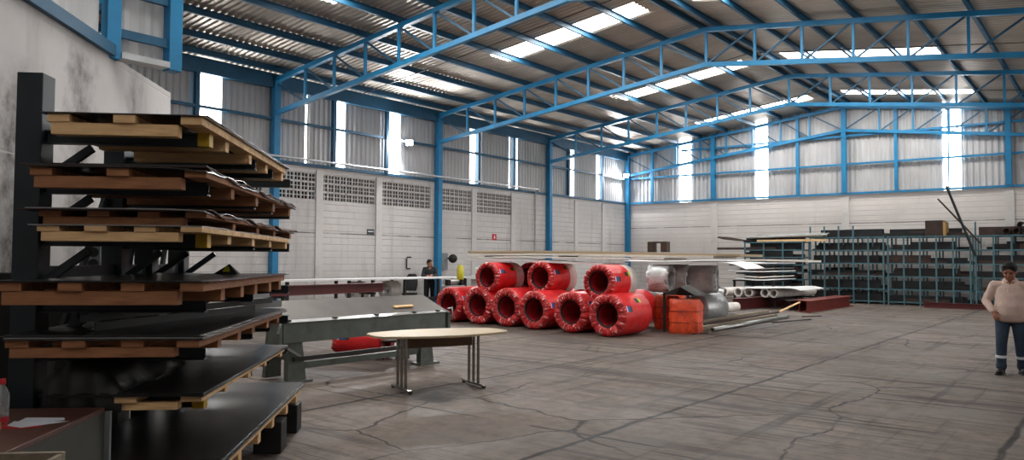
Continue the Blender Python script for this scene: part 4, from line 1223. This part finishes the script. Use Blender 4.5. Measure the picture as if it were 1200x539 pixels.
# wall things
t = thing('wall_sign', 'small dark rectangular sign on the left block wall', 'sign', (.013, -17.83, 2.66))
MB().box((0, 0, 0), (.02, .32, .2)).build('plate', M['sign_green'], t)
MB().box((.012, 0, .02), (.004, .24, .03)).build('pale_line', M['paper'], t)
t = thing('fire_sign', 'small red sign on the left wall above the white boards', 'sign', (.013, -11.05, 2.67))
MB().box((0, 0, 0), (.02, .26, .26)).build('plate', M['sign_red'], t)
g = MB(); g.lathe([(.001, .012), (.045, .012), (.045, .016), (.001, .016)], (0, 0, -.02), (1, 0, 0), 16); g.box((.014, 0, .055), (.004, .03, .05)); g.build('pale_mark', M['paper'], t)
t = thing('electrical_box', 'grey electrical box on the wall right of the blue column', 'box', (.1, -14.25, 1.66))
MB().box((0, 0, .0), (.18, .38, .62)).build('body', M['greybox'], t, bevel=.01)
MB().box((.095, 0, 0), (.012, .34, .58)).build('door', M['greybox'], t, bevel=.004)
g = MB().path([(.06, -15.9, 1.8), (.06, -16.1, 1.8), (.06, -16.12, 1.75), (.06, -16.12, 1.42), (.06, -16.1, 1.38), (.06, -15.95, 1.38)], .025)
tag(g.build('wall_bracket', M['black'], None, (.06, -16.0, 1.6), 0, True), 'black bent pipe bracket on the wall above the black chair', 'bracket')
t = thing('wall_fan', 'round black fan on a wall arm right of the electrical box', 'fan', (.05, -14.05, 1.78))
MB().box((0, 0, 0), (.06, .12, .2)).build('wall_plate', M['black'], t)
MB().bar((0, 0, 0), (.45, -.1, -.02), .05, .05).build('arm', M['black'], t)
MB().lathe([(.001, -.05), (.08, -.06), (.15, -.04), (.17, 0), (.15, .05), (.06, .08), (.001, .09)], (.5, -.12, -.02), (.7, -.6, -.1), 28).build('fan_head', M['black'], t)
# machine table with yellow guard, left of the coils
t = thing('roll_machine', 'dark machine stand with a yellow guard left of the red coils', 'machine', (4.75, -19.2, 0))
p = at(541, 318, x=4.9)
gx, gy = 4.9, p.y
MB().span((gx - .25, gy - .75, .0), (gx + .2, gy + .1, .08)).build('base', M['blacksteel'], t, world=True, bevel=.01)
for y in (gy - .6, gy): MB().span((gx - .06, y - .06, .08), (gx + .06, y + .06, 1.12)).build('post', M['blacksteel'], t, world=True)
MB().span((gx - .2, gy - .7, .55), (gx + .12, gy + .05, .95)).build('gear_case', M['greybox'], t, world=True, bevel=.03)
MB().tube((gx - .1, gy - .62, 1.05), (gx - .1, gy + .05, 1.05), .09, n=20).build('roller', M['steelbright'], t, world=True)
MB().tube((gx + .13, gy - .5, .78), (gx + .17, gy - .5, .78), .14, n=20).build('hand_wheel', M['chrome'], t, world=True)
MB().loft([[(gx - .05 + a, gy + b, 1.1 + h) for a, b in ((-.03, -w_), (.03, -w_), (.03, w_), (-.03, w_))] for h, w_ in ((0, .1), (.12, .13), (.35, .12), (.46, .06))]).build('guard', M['yellowgreen'], t, world=True)
# white cutting table behind the coils
t = thing('white_table', 'white work table with a raised back between column and coils', 'table', (2.6, -15.6, 0))
a, b = at(546, 321, x=3.0), at(588, 318, x=3.0)
MB().span((2.4, -15.5, 1.05), (3.3, -11.8, 1.15)).build('tabletop', M['white2'], t, world=True)
MB().span((2.5, -15.3, .0), (3.2, -14.3, 1.05)).build('cabinet', M['white'], t, world=True, bevel=.01)
MB().span((2.5, -13.0, .0), (3.2, -12.0, 1.05)).build('cabinet', M['white'], t, world=True, bevel=.01)
MB().span((2.4, -15.0, 1.4), (2.6, -12.0, 1.46)).build('upper_shelf', M['white2'], t, world=True)
for y in (-14.9, -12.1): MB().span((2.45, y - .03, 1.15), (2.52, y + .03, 1.4)).build('shelf_post', M['white2'], t, world=True)
for i, (y, s_) in enumerate(((-13.9, .18), (-13.1, .14))):
    o = MB().box((0, 0, s_ / 2), (.14, .16, s_)).build('tool_box', M['black'], None, (2.95, y, 1.151), .2, bevel=.01)
    tag(o, 'small black tool box on the white work table, %s' % ('left one', 'right one')[i], 'box', 'tool boxes on the white table')
o = MB().box((0, 0, .05), (.1, .34, .12)).build('red_crate', M['sign_red'], None, (2.5, -12.9, 1.462), 0, bevel=.008)
tag(o, 'small red box on the upper shelf of the white work table', 'box')

# ------------------------------------------------------------------ people
def bake(name, g, mats, parent, voxel, it=6, fac=.5):
    o = g.build(name, mats, parent)
    r = o.modifiers.new('r', 'REMESH'); r.mode = 'VOXEL'; r.voxel_size = voxel; r.use_smooth_shade = True
    s_ = o.modifiers.new('s', 'SMOOTH'); s_.iterations = it; s_.factor = fac
    dg = bpy.context.evaluated_depsgraph_get()
    dg.update()
    me = bpy.data.meshes.new_from_object(o.evaluated_get(dg))
    o.modifiers.clear()
    old = o.data
    o.data = me
    bpy.data.meshes.remove(old)
    me.name = name
    if not me.materials:
        for q in (mats if isinstance(mats, (list, tuple)) else [mats]): me.materials.append(q)
    return o
def rings_z(g, rows, n=24):
    """stack of ellipses: (x, y, z, rx, ry)"""
    g.loft([[(x + rx * math.cos(2 * PI * i / n), y + ry * math.sin(2 * PI * i / n), z) for i in range(n)] for x, y, z, rx, ry in rows])
def hand(g, wrist, dr, side, curl=.6, palm_n=None):
    """palm and five separate bent fingers; dr = direction of the hand, side = where the thumb leaves"""
    d = Vector(dr).normalized(); s_ = Vector(side).normalized()
    s_ = (s_ - d * s_.dot(d)).normalized()
    nrm = d.cross(s_)
    if palm_n is not None and nrm.dot(Vector(palm_n)) < 0: nrm = -nrm
    w_ = Vector(wrist)
    for k in (-.02, -.007, .007, .02): g.cap(w_ + d * .0 + s_ * k * .8, w_ + d * .088 + s_ * k * 1.25, .0145, .0125, 10)
    for k, ln in ((.027, .9), (.009, 1.), (-.009, .93), (-.026, .74)):
        b = w_ + d * .088 + s_ * k * 1.15
        m1 = b + (d * math.cos(curl * .5) + nrm * math.sin(curl * .5)) * .042 * ln
        m2 = m1 + (d * math.cos(curl * 1.2) + nrm * math.sin(curl * 1.2)) * .028 * ln
        e = m2 + (d * math.cos(curl * 1.8) + nrm * math.sin(curl * 1.8)) * .02 * ln
        g.cap(b, m1, .0095, .009, 8); g.cap(m1, m2, .009, .0082, 8); g.cap(m2, e, .0082, .007, 8)
    tb = w_ + d * .02 + s_ * .026
    t1 = tb + (d * .6 + s_ * .6 + nrm * .3).normalized() * .042
    t2 = t1 + (d * .85 + s_ * .2 + nrm * .4).normalized() * .034
    g.cap(tb, t1, .0125, .0105, 8); g.cap(t1, t2, .0105, .0085, 8)
def figure(label, loc, rz, P, mats, fat=1., voxel=.008, name='person', bands=True):
    t = thing(name, label, 'person', loc, rz)
    V_ = {k: Vector(v) for k, v in P.items() if k != 'torso'}
    hd = V_['head']
    hm = (Matrix.Rotation(V_['turn'].z, 3, 'Z') @ Matrix.Rotation(V_['turn'].x, 3, 'X')) * P['size'][0]
    def H(x, y, z): return hd + hm @ Vector((x, y, z))
    g = MB()
    g.ell(H(0, .012, .025), (.077, .095, .098), 24, 14, hm); g.ell(H(0, -.018, -.04), (.064, .074, .078), 24, 14, hm)
    g.ell(H(0, -.06, -.088), (.03, .028, .022), 14, 8, hm)                              # chin
    for s_ in (-1, 1):
        g.ell(H(.078 * s_, .012, -.01), (.012, .022, .034), 12, 8, hm)                  # ear
        g.ell(H(.036 * s_, -.062, -.03), (.028, .026, .026), 12, 8, hm)                 # cheek
        g.ell(H(.032 * s_, -.074, .028), (.026, .014, .009), 12, 8, hm)                 # brow ridge
    g.cap(H(0, -.084, .012), H(0, -.104, -.026), .009, .014, 10)                        # nose
    for s_ in (-1, 1): g.ell(H(.011 * s_, -.095, -.031), (.009, .011, .008), 8, 6, hm)
    g.ell(H(0, -.084, -.058), (.024, .011, .007), 10, 6, hm); g.ell(H(0, -.082, -.068), (.02, .011, .007), 10, 6, hm)
    g.cap(hd + Vector((0, .025, -.05)), V_['neck'], .058 * fat ** .5, .064 * fat ** .5)
    g.cap(V_['neck'] + Vector((0, .0, -.03)), V_['pelvis'] + Vector((0, 0, .05)), .09, .10)
    for a in 'rl':
        sx = -1 if a == 'r' else 1
        sh, el, wr = V_['sh_' + a], V_['el_' + a], V_['wr_' + a]
        g.cap(V_['neck'] + Vector((0, 0, -.08)), sh, .05, .05); g.cap(sh, el, .044, .036); g.cap(el, wr, .036, .025)
        hand(g, wr, V_['hd_' + a], V_['th_' + a], .55, V_['pn_' + a])
        hp, kn, an = V_['hip_' + a], V_['kn_' + a], V_['an_' + a]
        g.cap(V_['pelvis'], hp, .09, .08); g.cap(hp, kn, .075, .05); g.cap(kn, an, .05, .036); g.cap(an, an + Vector((.0, -.02, -.03)), .034, .03)
    bake('body', g, mats['skin'], t, voxel * .8, 3)
    # upper garment
    g = MB()
    pv, nk = V_['pelvis'], V_['neck']
    rows = []
    for z, rx, ry, yo in P['torso']:
        u = (z - pv.z) / (nk.z - pv.z)
        rows.append((pv.x + (nk.x - pv.x) * u, pv.y + (nk.y - pv.y) * u + yo, z, rx, ry))
    rings_z(g, rows)
    for a in 'rl':
        sh, el, wr = V_['sh_' + a], V_['el_' + a], V_['wr_' + a]
        g.cap(nk + Vector((0, .01, -.085)), sh, .07, .074 * fat ** .5)
        g.cap(sh, el, .074 * fat ** .5, .058 * fat ** .5); g.cap(el, el.lerp(wr, .93), .06 * fat ** .5, .044)
        c = el.lerp(wr, .95); g.cap(c, c + (wr - el).normalized() * .01, .043, .041)
    for i in range(20):                                                                  # collar / hood roll
        a = 2 * PI * i / 20
        c = Vector((.078 * math.cos(a), .01 + .075 * math.sin(a), nk.z + .012 + .022 * math.sin(a)))
        g.ell(c + Vector((nk.x, nk.y, 0)), (.026, .026, .024), 8, 6)
    for i in range(7):                                                                  # soft folds round the belly and hem
        a0 = -2.6 + .35 * i
        c0 = Vector((pv.x + .17 * math.cos(a0), pv.y - .02 + .15 * math.sin(a0), pv.z + .02 + .03 * (i % 3)))
        g.cap(c0, c0 + Vector((.03 * (i % 2) - .015, 0, .13)), .03, .02, 8)
    up = bake('sweater' if mats.get('sw', True) else 'jacket', g, mats['top'], t, voxel * 1.3, 5)
    if bands: MB().tube(nk + Vector((-.02, -.125, -.03)), nk + Vector((-.035, -.19, -.17)), .005, n=6).build('drawstring', M['sweater'], up); MB().tube(nk + Vector((.02, -.125, -.03)), nk + Vector((.03, -.185, -.15)), .005, n=6).build('drawstring', M['sweater'], up)
    # trousers
    g = MB()
    g.ell(pv + Vector((0, .015, .03)), (.175 * fat, .135 * fat, .13), 22, 12)
    for a in 'rl':
        hp, kn, an = V_['hip_' + a], V_['kn_' + a], V_['an_' + a]
        g.cap(hp + Vector((0, 0, .03)), kn, .105 * fat ** .7, .078); g.cap(kn, an + (kn - an).normalized() * .03, .078, .066)
        c = an + (kn - an).normalized() * .05; g.cap(c, c + (an - kn).normalized() * .03, .075, .074)
    jn = bake('jeans' if bands else 'trousers', g, mats['legs'], t, voxel * 1.3, 4)
    if bands:
        for a in 'rl':
            kn, an = V_['kn_' + a], V_['an_' + a]
            p, q_ = kn.lerp(an, .47), kn.lerp(an, .585)
            MB().tube(p, q_, .081, .0795, 28, 0, False).build('reflective_band', M['reflect'], jn)
    # boots
    for a in 'rl':
        an = V_['an_' + a]; td = V_['toe_' + a].normalized()
        g = MB()
        g.cap(an + Vector((0, 0, .06)), an + Vector((0, 0, -.03)), .058, .055)
        g.cap(an + Vector((0, 0, -.045)) - td * .03, an + td * .13 + Vector((0, 0, -.052)), .048, .042)
        g.ell(an + td * .10 + Vector((0, 0, -.045)), (.05, .07, .045), 14, 8, Matrix.Rotation(math.atan2(-td.x, td.y) , 3, 'Z'))
        b = bake('boot', g, mats['shoe'], t, voxel * 1.1, 3)
        zs0 = min(v.co.z for v in b.data.vertices)
        lo = an.z - .1 - zs0
        MB().prism([an + Vector((0, 0, -.1)) + td * y + Vector((-td.y, td.x, 0)) * x for x, y in ((-.042, -.075), (.042, -.075), (.05, .08), (.042, .17), (0, .195), (-.042, .17), (-.05, .08))], (0, 0, .022)).build('sole', M['black'], b)
    # hair
    g = MB()
    g.ell(H(0, .028, .045), (.09, .104, .094), 24, 14, hm); g.ell(H(0, .05, -.01), (.084, .08, .078), 20, 12, hm)
    for i in range(16):
        u = i / 15; g.ell(H(-.06 + .12 * u, -.052 + .02 * abs(u - .5) * 2, .092 - .01 * (i % 3)), (.018, .018, .02), 8, 6, hm)
    bake('hair', g, mats['hair'], t, voxel * .9, 3)
    g = MB()
    for s_ in (-1, 1): g.ell(H(.031 * s_, -.0845, .013), (.013, .006, .005), 10, 6, hm)
    g.build('eyes', M['hair'], t)
    g = MB()
    for s_ in (-1, 1): g.box(H(.032 * s_, -.0865, .034), (.034, .008, .008))
    g.build('eyebrows', M['hair'], t)
    g = MB(); g.ell(H(0, -.093, -.063), (.02, .004, .0035), 10, 6, hm); g.build('lips', M['redin'], t)
    return t
MAN = dict(size=(1.12, 0, 0), pelvis=(0, 0, .90), neck=(.0, -.02, 1.435), head=(-.005, -.075, 1.565), turn=(.38, 0, -.12),
    sh_r=(-.205, 0, 1.355), el_r=(-.325, .03, 1.115), wr_r=(-.235, -.15, .965), hd_r=(.35, -.55, -.75), th_r=(.7, -.3, .6), pn_r=(1, .2, .1),
    sh_l=(.205, 0, 1.355), el_l=(.30, .05, 1.10), wr_l=(.315, -.04, .86), hd_l=(.0, -.2, -1), th_l=(-.5, -.8, 0), pn_l=(-1, 0, 0),
    hip_r=(-.1, 0, .86), kn_r=(-.125, -.09, .48), an_r=(-.135, -.06, .10), toe_r=(-.25, -1, 0),
    hip_l=(.1, 0, .86), kn_l=(.115, .0, .48), an_l=(.135, .13, .10), toe_l=(.3, -1, 0),
    torso=[(.80, .19, .145, 0), (.83, .205, .17, -.01), (.92, .215, .19, -.02), (1.05, .212, .185, -.025), (1.2, .205, .165, -.01), (1.32, .188, .135, .01), (1.40, .13, .1, .02), (1.45, .085, .075, .02)])
p = (at(1168, 440, z=0) + at(1191, 437, z=0)) / 2
figure('man in a beige pink hooded sweater and jeans with reflective bands, walking', (p.x + .07, p.y, 0), math.radians(4), MAN, dict(skin=M['skin'], top=M['sweater'], legs=M['jeans'], shoe=M['boot'], hair=M['hair']), 1.12, .008)
WK = dict(size=(1.05, 0, 0), pelvis=(0, 0, .93), neck=(.0, -.05, 1.45), head=(.0, -.09, 1.585), turn=(.15, 0, .75),
    sh_r=(-.19, -.02, 1.38), el_r=(-.25, -.12, 1.13), wr_r=(-.1, -.36, 1.14), hd_r=(.6, -.7, -.05), th_r=(.5, .5, .6), pn_r=(0, 0, -1),
    sh_l=(.19, -.02, 1.38), el_l=(.25, -.1, 1.13), wr_l=(.13, -.34, 1.16), hd_l=(-.3, -.9, -.05), th_l=(-.7, .3, .5), pn_l=(0, 0, -1),
    hip_r=(-.095, 0, .88), kn_r=(-.1, -.02, .49), an_r=(-.11, 0, .10), toe_r=(-.2, -1, 0),
    hip_l=(.095, 0, .88), kn_l=(.1, -.02, .49), an_l=(.11, .03, .10), toe_l=(.2, -1, 0),
    torso=[(.84, .17, .125, 0), (.9, .185, .14, 0), (1.05, .18, .14, 0), (1.2, .19, .14, 0), (1.32, .19, .125, .01), (1.41, .14, .09, .02), (1.46, .08, .07, .02)])
p = at(503, 320, x=.75)
figure('worker in a black jacket standing at the long white bench', (.78, p.y, 0), math.radians(40), WK, dict(skin=M['skin'], top=M['jacket'], legs=M['jacket'], shoe=M['boot'], hair=M['hair'], sw=False), 1., .009, bands=False)
